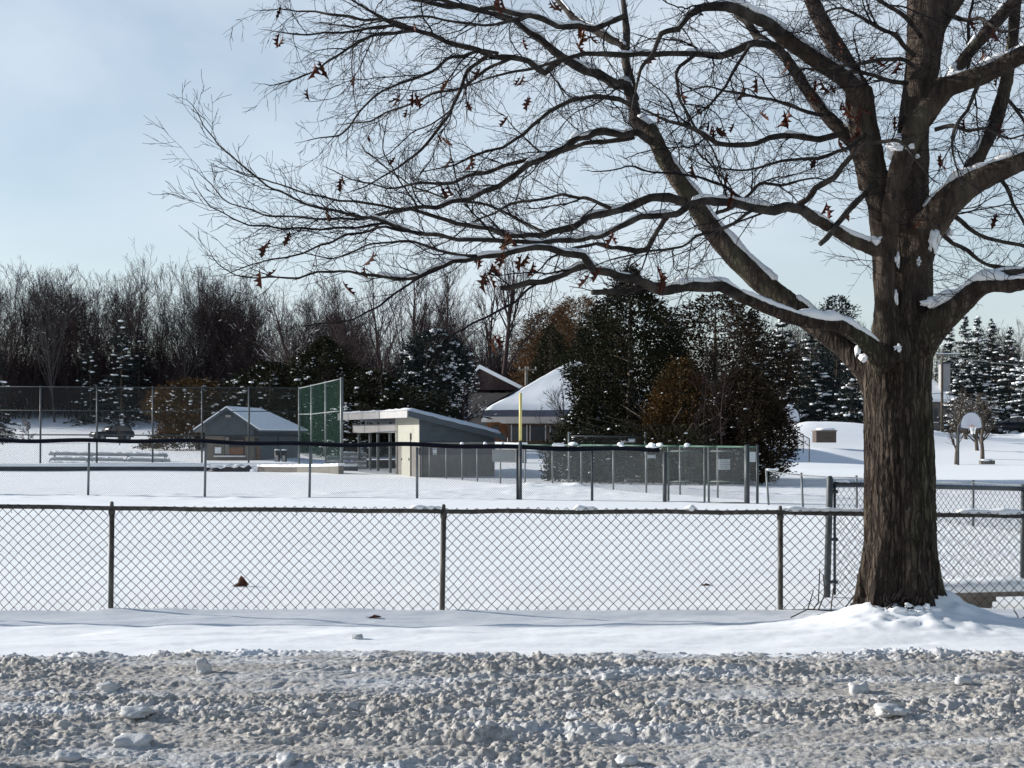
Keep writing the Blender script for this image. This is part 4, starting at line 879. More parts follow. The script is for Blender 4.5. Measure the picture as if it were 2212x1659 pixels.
# low walls of the infield
def lowwall(name, pts, ztop, m, label, cat='wall', th=.25):
    r = thing(name, P(pts[0][0], 0, pts[0][1]) * Vector((1, 1, 0)) if False else (P(pts[0][0], 940, pts[0][1]).x, pts[0][1], 0), label, cat)
    mb = MB(); sn = MB()
    for i, ((xa, Da), (xb, Db)) in enumerate(zip(pts[:-1], pts[1:])):
        a, b = P(xa, 0, Da), P(xb, 0, Db); za, zb = ztop[i], ztop[i + 1]; d = Vector((b.x - a.x, b.y - a.y, 0)).normalized(); nn = Vector((-d.y, d.x, 0)) * th
        lo = [Vector((a.x, a.y, -.4)), Vector((b.x, b.y, -.4)), Vector((b.x, b.y, -.4)) + nn, Vector((a.x, a.y, -.4)) + nn]
        hi = [Vector((q.x, q.y, z)) for q, z in zip(lo, (za, zb, zb, za))]; mb.hull8(lo, hi)
        n = 24; 
        for k in range(n):
            t0, t1 = k / n, (k + 1) / n; h0, h1 = [.07 + .05 * abs(vnoise((i + t) * 7, 0, 0, 3)) for t in (t0, t1)]
            q0, q1 = a.lerp(b, t0), a.lerp(b, t1); o = nn * -.12
            L0 = [Vector((q0.x, q0.y, za + (zb - za) * t0)) + o, Vector((q1.x, q1.y, za + (zb - za) * t1)) + o]; L0 += [L0[1] + nn * 1.3, L0[0] + nn * 1.3]
            sn.hull8([v - Vector((0, 0, .02 * (j < 2))) for j, v in enumerate(L0)], [v + Vector((0, 0, h)) - o * .3 * (j < 2) for j, (v, h) in enumerate(zip(L0, (h0, h1, h1, h0)))])
    mb.build('wall', m, r); sn.build('snow_cap', M['snowcap'], r)
M['dkwall'] = mat('dark_padding', [(.015, .018, .024), (.03, .034, .04)], 2, rough=.7)
M['tanwall'] = mat('tan_wall', [(.15, .138, .12), (.21, .195, .175)], 5, rough=.9)
M['brownwall'] = mat('brown_grey_wall', [(.09, .08, .075), (.14, .125, .115)], 5, rough=.9)
lowwall('padded_wall', [(-300, 62.4), (452, 62.3)], [.25, .24], M['dkwall'], 'long low dark padded wall in front of the snowy bleacher')
lowwall('low_wall', [(556, 61.6), (640, 59.6)], [.25, .28], M['brownwall'], 'low brown grey wall in front of the concession hut')
lowwall('low_wall', [(640.6, 59.5), (731, 56.8)], [.29, .38], M['tanwall'], 'low tan concrete wall below the green backstop')
lowwall('low_wall', [(737, 60), (772, 60)], [.30, .30], M['slateflat'], 'short dark low wall between the green backstop and the dugout')
lowwall('snowy_low_wall', [(1066, 71), (1128, 70)], [1.18, 1.14], M['fascia'], 'pale snow topped low wall behind the dugout roof end', th=.4)
def tarps():
    mb = MB(); g = np.random.default_rng(9)
    for i, (x, w, h) in enumerate(((468, 16, 7), (492, 18, 8), (517, 14, 9), (536, 12, 11))):
        c = np.array(P(x, 1015, 61.9)); c[2] = .03; k = 62 / F; bv, bf = ICO[3]
        v = bv * (1 + .3 * fbm(bv[:, 0] * 2 + i, bv[:, 1] * 2, bv[:, 2] * 2, 3, i))[:, None] * np.array([w * k, .25, h * k]) + c; mb.add(v, bf)
    r = tag(mb.build('tarp', mat('dark_tarp', [(.02, .022, .026), (.045, .035, .04), (.03, .032, .038)], 2, rough=.6), None, True), 'crumpled dark tarp heaped at the end of the padded wall', 'tarp')
    mb = MB(); mb.lumps(np.array([P(x, y, 61.8) for x, y in ((470, 1008), (492, 1006.5), (516, 1005), (455, 1008))]), np.array([[.28, .2, .05]] * 4), 3, 2, .2); mb.lumps(np.array([P(548, 1018, 61.3)]), [.16, .1, .13], 4, 2, .25); mb.build('snow_cap', M['snowcap'], r, True)
tarps()
def bleachers(x0, x1, ys, D, label, dx):
    root = thing('bleachers', GP(x0, D), label, 'bleachers', 'bleachers by the infield')
    k = D / F
    for i, (y, xa, xb) in enumerate(ys):
        a, b = P(xa, y, D - i * .6), P(xb, y + dx, D - i * .6); mb = MB()
        mb.hull8([(a.x, a.y - .13, a.z - .10), (b.x, b.y - .13, b.z - .10), (b.x, b.y + .13, b.z - .10), (a.x, a.y + .13, a.z - .10)], [(a.x, a.y - .13, a.z + .0), (b.x, b.y - .13, b.z), (b.x, b.y + .13, b.z), (a.x, a.y + .13, a.z)]); p = mb.build('plank', M['alu'], root)
        mb = MB(); snow_run(mb, [a.lerp(b, t) + Vector((0, 0, .01)) for t in np.linspace(0, 1, 40)], .085, i + int(x0), -.9, .2, .8, 3, 8, par=p)
    for x in np.linspace(x0 + 14, x1 - 14, 4):
        mb = MB(); a = P(x, ys[0][0], D); g = gz(a.x, D); mb.tube([(a.x, D, g - .1), (a.x, D, a.z - .05)], .025, 6); c = P(x, ys[-1][0], D - 1.2); mb.tube([(a.x, D, a.z - .07), (a.x, D - .6 * (len(ys) - 1), c.z - .07)], .022, 6); mb.tube([(a.x, D - .6 * (len(ys) - 1), c.z - .07), (a.x, D - .6 * (len(ys) - 1), g - .2)], .022, 6); mb.build('frame', M['darkpipe'], root, True)
bleachers(105, 373, [(979, 107, 362), (990, 109, 367), (1001, 104, 373)], 66.2, 'long snow covered aluminium bleacher behind the padded wall', 3)
bleachers(700, 790, [(979, 733, 792), (988.5, 706, 792), (998, 702, 792), (1007, 694, 792)], 63.4, 'small snow covered bleacher between the green backstop and the dugout', 1)
# ---------------------------------------------------------------- concession hut
def local(o, ang):
    ca, sa = math.cos(ang), math.sin(ang)
    return lambda u, v, z: Vector((o[0] + u * ca - v * sa, o[1] + u * sa + v * ca, z))
def wallbox(mb, T, u0, u1, v0, v1, z0, z1):
    mb.hull8([T(u0, v0, z0), T(u1, v0, z0), T(u1, v1, z0), T(u0, v1, z0)], [T(u0, v0, z1), T(u1, v0, z1), T(u1, v1, z1), T(u0, v1, z1)])
def hut():
    D = 69.; c = P(547.4, 1006, D); ang = math.radians(-27)
    ang = math.radians(27); g = .16
    # origin at the near right corner of the gable front; u runs left, v runs back to the right
    du = Vector((P(443, 0, D + .3).x - c.x, .30, 0)); W = du.length; du.normalize(); dv = Vector((-du.y, du.x, 0)) * -1
    dv = Vector((du.y, -du.x, 0)) if Vector((du.y, -du.x, 0)).y > 0 else Vector((-du.y, du.x, 0))
    # depth so that the back right corner falls at column 642
    L = 0.0
    for k in range(400):
        L += .02; q = c + dv * L
        if q.x / q.y * F + CX > 650: break
    L = min(L, 9.0)
    T = lambda u, v, z: Vector((c.x, c.y, 0)) + du * u + dv * v + Vector((0, 0, z))
    root = thing('concession_hut', T(W / 2, L / 2, g), 'small dark concession hut with a snowy gabled roof and a serving window', 'hut')
    e, pk = 2.10, 2.92; zt = 1.62
    mb = MB(); wallbox(mb, T, 0, W, 0, L, g - .3, zt); mb.build('block_wall', M['tanblock'], root)
    mb = MB(); mb.extrude([T(-.003, -.01, zt), T(W + .003, -.01, zt), T(W + .003, -.01, e), T(W / 2, -.01, pk - .06), T(-.003, -.01, e)], dv * (L * .62)); mb.build('siding', M['slate'], root)
    mb = MB(); wallbox(mb, T, 0, W, L * .62, L, zt, e - .03); wallbox(mb, T, -.012, .0, .85, L, g - .2, zt + .1); mb.build('side_wall', M['slate'], root)
    ov = .45; th = .10; rl = L * .66; L_ = L
    def slab(mb, pts, t): mb.extrude(pts, Vector((0, 0, -t)))
    sl = (pk - e) / (W / 2); ez = e - ov * sl + .06
    R_ = [T(-ov, -ov, ez), T(W / 2, -ov, pk + .06), T(W / 2, rl, pk + .06), T(-ov, L + ov, ez)]
    Lf = [T(W / 2, -ov, pk + .06), T(W + ov, -ov, ez), T(W + ov, L + ov, ez), T(W / 2, rl, pk + .06)]
    Bk = [T(-ov, L + ov, ez), T(W / 2, rl, pk + .06), T(W + ov, L + ov, ez)]
    mb = MB(); [slab(mb, p, th) for p in (R_, Lf, Bk)]; mb.build('roof', M['slateflat'], root)
    up = Vector((0, 0, .10)); mb = MB(); [mb.extrude([q + Vector((0, 0, .004)) for q in p], Vector((0, 0, .07))) for p in (R_, Lf, Bk)]; mb.build('roof_snow', M['snowcap'], root)
    w = MB(); wallbox(w, T, W * .18, W * .60, -.03, .02, .62, 1.55); f = w.build('window', M['dark'], root)
    w = MB(); wallbox(w, T, W * .20, W * .50, -.045, -.03, .66, 1.02); w.build('shutter', M['wood'], f)
    w = MB(); wallbox(w, T, W * .50, W * .585, -.045, -.03, .66, 1.52); w.build('frame', M['tanwall'], f)
    w = MB(); wallbox(w, T, W * .16, W * .80, -.16, -.03, .55, .61); w.build('sill', M['white'], f)
    for z in (1.22, 1.33): w = MB(); wallbox(w, T, W * .20, W * .50, -.045, -.03, z, z + .03); w.build('shutter_slat', M['greywood'], f)
    w = MB(); wallbox(w, T, W * .66, W * .79, -.05, -.03, .72, 1.02); w.build('notice', M['white'], root)
    w = MB(); wallbox(w, T, W * .45, W * .56, -.13, -.02, 2.50, 2.62); w.build('gable_lamp', M['fascia'], root)
    w = MB(); wallbox(w, T, -.06, -.014, .35, .95, g, 1.05); w.build('brown_panel', M['wood'], root)
    w = MB(); wallbox(w, T, -.06, -.014, .30, .72, 1.12, 1.48); w.build('hatch', M['dark'], root)
    w = MB(); wallbox(w, T, -.06, -.014, L * .52, L * .72, g - .1, 1.72); d = w.build('door', M['slateflat'], root)
    w = MB(); wallbox(w, T, -.10, -.06, L * .68, L * .695, .75, .85); w.build('handle', M['galv'], d)
    for x, lab in ((599, 'dark bin with a snow topped lid in front of the hut side wall'), (614, 'dark bin nearest the hut door, snow on its lid')):
        b = P(x, 1000, 66.5); gg = gz(b.x, b.y); r = thing('trash_bin', (b.x, b.y, gg), lab, 'bin', 'bins by the hut')
        mb = MB(); mb.tube([(b.x, b.y, gg - .05), (b.x, b.y, gg + .46)], [.12, .14], 12); mb.build('body', M['dark'], r, True)
        mb = MB(); mb.tube([(b.x, b.y, gg + .46), (b.x, b.y, gg + .50), (b.x, b.y, gg + .55)], [.155, .155, .08], 12); mb.build('lid', M['dark'], r, True)
        mb = MB(); mb.lumps(np.array([[b.x, b.y, gg + .55]]), [.13, .13, .04], 3, 2, .1); mb.build('snow_cap', M['snowcap'], r, True)
        mb = MB(); mb.box((b.x, b.y - .15, gg + .16), (.13, .03, .26)); mb.build('label_plate', M['fascia'], r)
hut()
# ---------------------------------------------------------------- dugout
def dugout():
    c = P(906.5, 1031, 54.0); d1 = Vector((-3.6, 9.0, 0)).normalized(); d2 = Vector((9.0, 3.6, 0)).normalized(); L, Wd = 9.7, 3.1
    T = lambda u, v, z: Vector((c.x, c.y, 0)) + d1 * u + d2 * v + Vector((0, 0, z))
    root = thing('dugout', T(L / 2, Wd / 2, 0), 'block dugout with a sloping snow edged roof, cream siding and slate end wall', 'dugout')
    zf, zb = 2.40, 1.68; sl = (zb - zf) / Wd; roofz = lambda v: zf + sl * v
    zl = 1.27; Ls = 3.15
    mb = MB(); wallbox(mb, T, 0, Ls, 0, Wd, -.3, zl); mb.build('block_wall', M['block'], root)
    def shed(mb, u0, u1, v0, v1, z0): mb.hull8([T(u0, v0, z0), T(u1, v0, z0), T(u1, v1, z0), T(u0, v1, z0)], [T(u0, v0, roofz(v0) - .02), T(u1, v0, roofz(v0) - .02), T(u1, v1, roofz(v1) - .02), T(u0, v1, roofz(v1) - .02)])
    mb = MB(); shed(mb, -.012, .03, -.012, Wd, zl + .07); mb.build('end_siding', M['slate'], root)
    mb = MB(); shed(mb, .033, Ls, -.012, .05, zl + .07); mb.build('front_siding', M['cream'], root)
    mb = MB(); shed(mb, Ls - .06, Ls, .052, Wd, zl); mb.build('partition', M['block'], root)
    mb = MB(); wallbox(mb, T, -.04, 1.06, -.04, -.001, zl + .0, zl + .068); wallbox(mb, T, 2.16, Ls, -.04, -.001, zl, zl + .068); wallbox(mb, T, -.04, -.001, 0, Wd, zl, zl + .068); mb.build('ledge', M['creamflat'], root)
    mb = MB(); wallbox(mb, T, -.03, .01, -.045, Wd + .02, .86, 1.12); mb.build('dark_band', mat('brown_grey_band', [(.07, .062, .068), (.10, .09, .095)], 4, rough=.9), root)
    mb = MB(); wallbox(mb, T, 1.06, 2.16, -.055, -.015, -.1, 1.64); d = mb.build('door', M['creamflat'], root)
    mb = MB(); wallbox(mb, T, 1.00, 1.06, -.06, -.01, 1.45, 1.70); wallbox(mb, T, 1.13, 1.19, -.08, -.05, .62, .72); wallbox(mb, T, 2.08, 2.16, -.08, -.05, .62, .7); mb.build('hinge', M['dark'], d)
    mb = MB(); wallbox(mb, T, Ls, L, Wd - .12, Wd, -.3, .60); mb.build('back_wall', M['block'], root)
    mb = MB(); wallbox(mb, T, L - .12, L, 0, Wd - .12, -.3, .5); mb.build('low_wall', M['block'], root)
    for u, dv in ((4.4, .1), (6.2, .1), (7.4, .1), (9.2, .1)):
        mb = MB(); wallbox(mb, T, u - .05, u + .05, dv, dv + .1, -.2, roofz(dv) - .2); mb.build('post', M['galv'], root)
    for u in (5.3, 8.6):
        mb = MB(); wallbox(mb, T, u - .08, u + .08, Wd - .3, Wd - .14, -.2, roofz(Wd - .2) - .1); mb.build('back_post', M['wood'], root)
    mb = MB(); wallbox(mb, T, Ls + .05, L - .1, 1.9, 2.3, .38, .44); mb.build('player_bench', M['greywood'], root)
    ov = .32; mb = MB()
    lo = [T(-ov, -ov - .25, roofz(-ov - .25) - .02), T(L + ov, -ov - .25, roofz(-ov - .25) - .02), T(L + ov, Wd + ov, roofz(Wd + ov) - .02), T(-ov, Wd + ov, roofz(Wd + ov) - .02)]
    mb.hull8(lo, [q + Vector((0, 0, .06)) for q in lo]); mb.build('roof', M['slateflat'], root)
    f0 = -ov - .25; mb = MB(); mb.hull8([T(-ov - .03, f0 - .05, roofz(f0) - .24), T(L + ov, f0 - .05, roofz(f0) - .24), T(L + ov, f0 - .003, roofz(f0) - .24), T(-ov - .03, f0 - .003, roofz(f0) - .24)], [T(-ov - .03, f0 - .05, roofz(f0) + .07), T(L + ov, f0 - .05, roofz(f0) + .07), T(L + ov, f0 - .003, roofz(f0) + .07), T(-ov - .03, f0 - .003, roofz(f0) + .07)]); mb.build('fascia', M['fascia'], root)
    mb = MB(); wallbox(mb, T, Ls + .03, L - .05, -.02, .07, 1.72, 2.08); mb.build('header_beam', M['fascia'], root)
    mb = MB(); mb.hull8([T(-ov - .04, f0, roofz(f0) - .20), T(-ov - .04, Wd + ov, roofz(Wd + ov) - .20), T(-ov - .003, Wd + ov, roofz(Wd + ov) - .20), T(-ov - .003, f0, roofz(f0) - .20)], [T(-ov - .04, f0, roofz(f0) + .05), T(-ov - .04, Wd + ov, roofz(Wd + ov) + .05), T(-ov - .003, Wd + ov, roofz(Wd + ov) + .05), T(-ov - .003, f0, roofz(f0) + .05)]); mb.build('rake_board', M['slateflat'], root)
    mb = MB(); n, k = 50, 16; V = []
    for i in range(n):
        for j in range(k):
            u = -ov - .09 + (L + 2 * ov + .09) * i / (n - 1); v = f0 - .09 + (Wd + ov - f0 + .09) * j / (k - 1)
            edge = (0 if j in (0, k - 1) or i in (0, n - 1) else 1)
            V.append(T(u, v, roofz(v) + (.072 if edge else .03) + edge * (.10 + .03 * float(vnoise(u * 2.2, v * 2, 0, 3))) + (0 if edge else .02 * float(vnoise(u * 7, v * 7, 0, 4)) - .01)))
    Q = [[i * k + j, (i + 1) * k + j, (i + 1) * k + j + 1, i * k + j + 1] for i in range(n - 1) for j in range(k - 1)]
    mb.add(V, Q); mb.build('roof_snow', M['snowcap'], root, True)
dugout()
# ---------------------------------------------------------------- houses
def house():
    D = 96.; k = D / F; x0, x1 = P(1046, 0, D).x, P(1500, 0, D).x; ez = P(0, 886, D).z; rz = P(0, 783, D).z; dep = 15.; g = 1.0
    root = thing('house', ((x0 + x1) / 2, D + 6, g), 'low brown house with a huge snowy hip roof, half hidden by the cedars', 'house')
    T = lambda u, v, z: Vector((x0 + u, D + v, z)); Wd = x1 - x0; h = dep * .5; rx = P(1240, 0, D + h).x - x0; rz = P(0, 783, D + h).z
    a, b, c, d = T(0, 0, ez), T(Wd, 0, ez), T(Wd, dep, ez), T(0, dep, ez); r0, r1 = T(rx, h, rz), T(Wd - h, h, rz)
    mb = MB()
    for p in ([a, b, r1, r0], [b, c, r1], [c, d, r0, r1], [d, a, r0]): mb.extrude(p, Vector((0, 0, -.25)))
    mb.build('roof', M['slateflat'], root)
    # rounded blanket of snow
    mb = MB(); n, m = 60, 24; V = []
    for i in range(n):
        for j in range(m):
            s, t = i / (n - 1), j / (m - 1); lo = a.lerp(b, s); hi = r0.lerp(r1, s); q = lo.lerp(hi, t); V.append(q + Vector((0, -.12 * (t < .01), .22 + .06 * float(fbm(q.x * .4, q.y * .5, 0, 3, 5)) - (.2 if t == 0 or s == 0 else 0))))
    Q = [[i * m + j, (i + 1) * m + j, (i + 1) * m + j + 1, i * m + j + 1] for i in range(n - 1) for j in range(m - 1)]
    mb.add(V, Q); o = len(V); V2 = []
    for i in range(20):
        for j in range(m):
            s, t = i / 19, j / (m - 1); q = d.lerp(a, s).lerp(r0, t); V2.append(q + Vector((0, 0, .22 - (.2 if t == 0 else 0))))
    Q2 = [[i * m + j, (i + 1) * m + j, (i + 1) * m + j + 1, i * m + j + 1] for i in range(19) for j in range(m - 1)]; mb.add(V2, Q2)
    mb.build('roof_snow', M['snow'], root, True)
    mb = MB(); wallbox(mb, T, -.1, Wd, -.08, .0, ez - .45, ez + .03); wallbox(mb, T, -.1, -.02, .0, dep, ez - .45, ez + .03); mb.build('fascia', mat('blue_grey_fascia', [(.075, .08, .115), (.11, .115, .145)], 3, rough=.6), root)
    wl = mat('dark_brown_wall', [(.045, .03, .024), (.085, .055, .042)], 3, rough=.8)
    mb = MB(); wallbox(mb, T, 1.6, Wd - 1, 1.6, dep - 1, g - .5, ez - .2); mb.build('wall', wl, root)
    mb = MB(); mb.hull8([T(1.2, 1.0, ez - .9), T(Wd, 1.0, ez - .9), T(Wd, 1.6, ez - .9), T(1.2, 1.6, ez - .9)], [T(.02, .02, ez - .3), T(Wd, .02, ez - .3), T(Wd, 1.6, ez - .3), T(.02, 1.6, ez - .3)]); mb.build('soffit', M['fascia'], root)
    for u in (1.9, 3.2, 4.6, 6.0, 7.4):
        w = MB(); wallbox(w, T, u, u + 1.0, 1.54, 1.6, g + .3, ez - 1.1); f = w.build('window', M['glass'], root)
        w = MB(); wallbox(w, T, u - .08, u, 1.48, 1.6, g + .2, ez - 1.0); wallbox(w, T, u + 1.0, u + 1.08, 1.48, 1.6, g + .2, ez - 1.0); w.build('frame', M['fascia'], f)
    T2 = lambda u, v, z: Vector((x0 + u, D + 5 + v, z))
    mb = MB(); wallbox(mb, T2, .1, 1.55, 0, 4, g - .5, 2.55); mb.build('side_wing', M['wood'], root)
    w = MB(); wallbox(w, T2, .45, .95, -.05, .0, 1.5, 2.3); w.build('window', M['glass'], root)
    mb = MB(); mb.extrude([T2(-.3, -.3, 2.56), T2(1.56, -.3, 2.56), T2(1.56, 1.8, 3.5), T2(.5, 1.8, 3.5)], Vector((0, 0, .2))); mb.build('wing_snow', M['snowcap'], root)
house()
def back_house():
    D = 125.; a = P(1012, 905, D); root = thing('house', (a.x, D, 1.2), 'far house with a snowy gable behind the round spruce and bare trees', 'house')
    x0, x1, xr = P(1006, 0, D).x, P(1122, 0, D).x, P(1038, 0, D).x; ez, rz = P(0, 842, D).z, P(0, 797, D).z
    mb = MB(); mb.box(((x0 + x1) / 2, D + 4, 2.6), (x1 - x0 - .4, 7, 5.6)); mb.build('wall', M['brownwall'], root)
    mb = MB(); mb.extrude([Vector((x0, D, ez)), Vector((x1, D, ez)), Vector((xr, D, rz))], Vector((0, 8, 0))); mb.build('gable', M['farbark'], root)
    mb = MB(); mb.extrude([Vector((xr - .1, D - .3, rz + .04)), Vector((x1 + .4, D - .3, ez - .1)), Vector((x1 + .4, D + 8.3, ez - .1)), Vector((xr - .1, D + 8.3, rz + .04))], Vector((0, 0, .35))); mb.extrude([Vector((xr - .1, D + 8.3, rz + .06)), Vector((x0 - .3, D + 8.3, ez - .1)), Vector((x0 - .3, D - .3, ez - .1)), Vector((xr - .1, D - .3, rz + .06))], Vector((0, 0, .33))); mb.build('roof_snow', M['snow'], root)
    w = MB(); w.box(((x0 + x1) / 2, D - .0, 3.2), (1.1, .1, 1.2)); w.build('window', M['glass'], root)
back_house()
def right_house():
    D = 158.; x0, x1 = P(1985, 0, D).x, P(2062, 0, D).x; g = 2.0; ez, rz = P(0, 868, D).z, P(0, 812, D).z
    root = thing('house', ((x0 + x1) / 2, D, g), 'far house with a snowy roof and tall pale chimney right of the oak', 'house')
    mb = MB(); mb.box(((x0 + x1) / 2, D + 4, (g + ez) / 2 - .3), (x1 - x0, 8, ez - g + .6)); mb.build('wall', mat('grey_brown_wall', [(.10, .09, .085), (.15, .14, .13)], 3), root)
    mb = MB(); mb.extrude([Vector((x0 - .5, D - .5, ez)), Vector((x1 + .5, D - .5, ez)), Vector((x1 - 2, D + 4, rz)), Vector((x0 - .5, D + 4, rz))], Vector((0, 0, .3))); mb.build('roof_snow', M['snow'], root)
    c = P(2050, 0, D - .3); mb = MB(); mb.box((c.x, D + 1.4, (P(0, 785, D).z + 3) / 2), (1.05, 1.0, P(0, 785, D).z - 3)); ch = mb.build('chimney', M['fascia'], root)
    mb = MB(); mb.box((c.x, D + 1.4, P(0, 785, D).z + .08), (1.3, 1.25, .16)); mb.build('chimney_cap', M['slateflat'], ch)
    for x in (2012, 2022): w = MB(); q = P(x, 897, D); w.box((q.x, D - .02, q.z), (.36, .08, 1.5)); f = w.build('window', M['glass'], root); w = MB(); w.box((q.x, D - .05, q.z - .8), (.5, .1, .08)); w.build('sill', M['white'], f)
right_house()
# ---------------------------------------------------------------- court and street furniture
def hoop(bx, by, D, px, label):
    c = P(bx, by, D); g = GP(px, D); root = thing('basketball_hoop', g, label, 'hoop', 'basketball hoops on the court'); W = .70
    mb = MB(); top = c.z - .1; mb.tube([(g.x, g.y + .6, g.z - .3), (g.x, g.y + .6, top - .4), (g.x + .1, g.y + .5, top - .1), (c.x, g.y + .12, top)], .075, 10); mb.build('pole', M['darkpipe'], root, True)
    prof_ = [(-1, -.52), (-.96, -.15), (-.86, .12), (-.68, .35), (-.45, .50), (-.2, .58), (0, .60), (.2, .58), (.45, .50), (.68, .35), (.86, .12), (.96, -.15), (1, -.52), (.85, -.58), (.5, -.62), (0, -.62), (-.5, -.62), (-.85, -.58)]
    sc = 1.0 * 22 / F * D
    mb = MB(); mb.extrude([Vector((c.x + a * sc * 1.06, D + .03, c.z + b * sc * 1.28 * 1.05)) for a, b in prof_], Vector((0, .04, 0))); mb.build('rim_edge', mat('blue_board_edge', [(.05, .08, .12), (.07, .10, .15)], 3), root)
    mb = MB(); mb.extrude([Vector((c.x + a * sc, D, c.z + b * sc * 1.28)) for a, b in prof_], Vector((0, .025, 0))); mb.build('backboard', M['offwhite'], root)
    rz = c.z - .40; rr = .23; ring = [(c.x + rr * math.cos(t), D - .30 + rr * math.sin(t), rz) for t in np.linspace(0, 2 * math.pi, 18)]
    mb = MB(); mb.tube(ring, .022, 6, False); mb.tube([(c.x, D, rz), (c.x, D - .08, rz)], .05, 6); mb.build('rim', mat('orange_rim', [(.42, .13, .06), (.5, .17, .08)], 3), root, True)
    A, B = [], []
    for i in range(12):
        t0, t1 = i / 12 * 6.283, (i + .5) / 12 * 6.283
        lv = [(1, 0), (.86, -.12), (.70, -.26), (.56, -.40), (.62, -.52)]
        for s in (1, -1):
            for q in range(4):
                ta = t0 + s * q * .26; tb = t0 + s * (q + 1) * .26
                A.append((c.x + rr * lv[q][0] * math.cos(ta), D - .3 + rr * lv[q][0] * math.sin(ta), rz + lv[q][1])); B.append((c.x + rr * lv[q + 1][0] * math.cos(tb), D - .3 + rr * lv[q + 1][0] * math.sin(tb), rz + lv[q + 1][1]))
    mb = MB(); mb.segs(np.array(A), np.array(B), .009, .009, 3); mb.build('net', M['white'], root)
hoop(2098.5, 908, 95, 2076, 'basketball hoop standing in the open snow right of the oak')
hoop(1705, 895, 93, 1690, 'basketball hoop poking out from behind the dark cedar')
def brickbox():
    D = 107.; a, b = P(1759, 956, D), P(1802, 932, D); root = thing('brick_enclosure', ((a.x + b.x) / 2, D, 1.0), 'squat brown brick enclosure with a snow cap on the white mound', 'enclosure')
    mb = MB(); mb.box(((a.x + b.x) / 2, D, (a.z + b.z) / 2), (b.x - a.x, 1.4, b.z - a.z)); mb.build('body', mat('brown_brick', [(.07, .055, .045), (.12, .095, .08)], 6, rough=.9, wave=('Z', 2, .5)), root)
    mb = MB(); mb.box(((a.x + b.x) / 2, D, b.z + .05), (b.x - a.x + .12, 1.5, .1)); mb.build('lid', M['greywood'], root)
    bv, bf = ICO[3]; v = np.sign(bv) * np.abs(bv) ** .6; mb = MB(); mb.add(v * np.array([.68, .7, .17]) + np.array([(a.x + b.x) / 2 + .1, D, b.z + .12]), bf); mb.build('snow_cap', M['snowcap'], root, True)
brickbox()
def railing():
    ps = [(1706, 923, 950, 94), (1722, 932, 958, 93), (1735, 940, 966, 92), (1748, 948, 985, 91)]; root = thing('handrail', GP(1735, 100), 'dark metal handrail descending beside the white mound by the cedar', 'railing')
    A = []
    for x, yt, yb, D in ps: t = P(x, yt, D); b = P(x, yb, D); pipe(b - Vector((0, 0, .4)), t, .04, 6).build('post', M['darkpipe'], root, True); A.append(t)
    mb = MB(); mb.tube(A, .035, 6); mb.tube([a - Vector((0, 0, .45)) for a in A], .03, 6); mb.build('rail', M['darkpipe'], root, True)
    mb = MB(); xs = np.linspace(0, 1, 14); q = [A[0].lerp(A[-1], t) for t in xs]; mb.segs(np.array(q), np.array([p - Vector((0, 0, .9)) for p in q]), .012, .012, 3); mb.build('bars', M['darkpipe'], root)
railing()
def utility(x, yt, yb, D, label, arm):
    t, b = P(x, yt, D), P(x, yb, D); root = thing('utility_pole', b, label, 'pole', 'utility poles'); mb = MB(); mb.tube([b - Vector((0, 0, .6)), t], [.16, .12], 10); mb.build('pole', M['greywood'] if arm else M['bark'], root, True)
    if arm: mb = MB(); mb.box(t + Vector((.1, -.14, -.25)), (1.5, .1, .12)); mb.build('crossarm', M['greywood'], root); mb = MB(); [mb.tube([t + Vector((q, -.14, -.19)), t + Vector((q, -.14, -.02))], .05, 6) for q in (-.55, .15, .75)]; mb.build('insulator', M['fascia'], root)
    else: mb = MB(); mb.box(t + Vector((.5, -.1, .45)), (2.4, .12, .12)); mb.tube([t, t + Vector((0, 0, .6))], .11, 8); mb.build('crossarm', M['greywood'], root); mb = MB(); mb.box(t + Vector((.5, -.1, .56)), (2.4, .16, .1)); mb.build('snow_cap', M['snowcap'], root)
utility(1137, 792, 930, 112, 'utility pole with a crossarm behind the house roof', True)
utility(2035, 776, 952, 140, 'dark utility pole in front of the chimney house', False)
def wire(a, b, sag, r, label):
    mb = MB(); mb.tube([a.lerp(b, t) - Vector((0, 0, sag * 4 * t * (1 - t))) for t in np.linspace(0, 1, 24)], r, 5, False); tag(mb.build('power_line', M['galvwire']), label, 'cable', 'power lines on the right')
wire(P(2035, 766, 140), P(2500, 782, 128), .8, .035, 'upper snowy power line crossing the spruces at right')
wire(P(1745, 843, 140), P(2035, 849, 140), .35, .03, 'power line just left of the oak trunk before dark spruces')
wire(P(2035, 850, 140), P(2500, 866, 128), .8, .02, 'lower thin power line crossing the spruces at right')
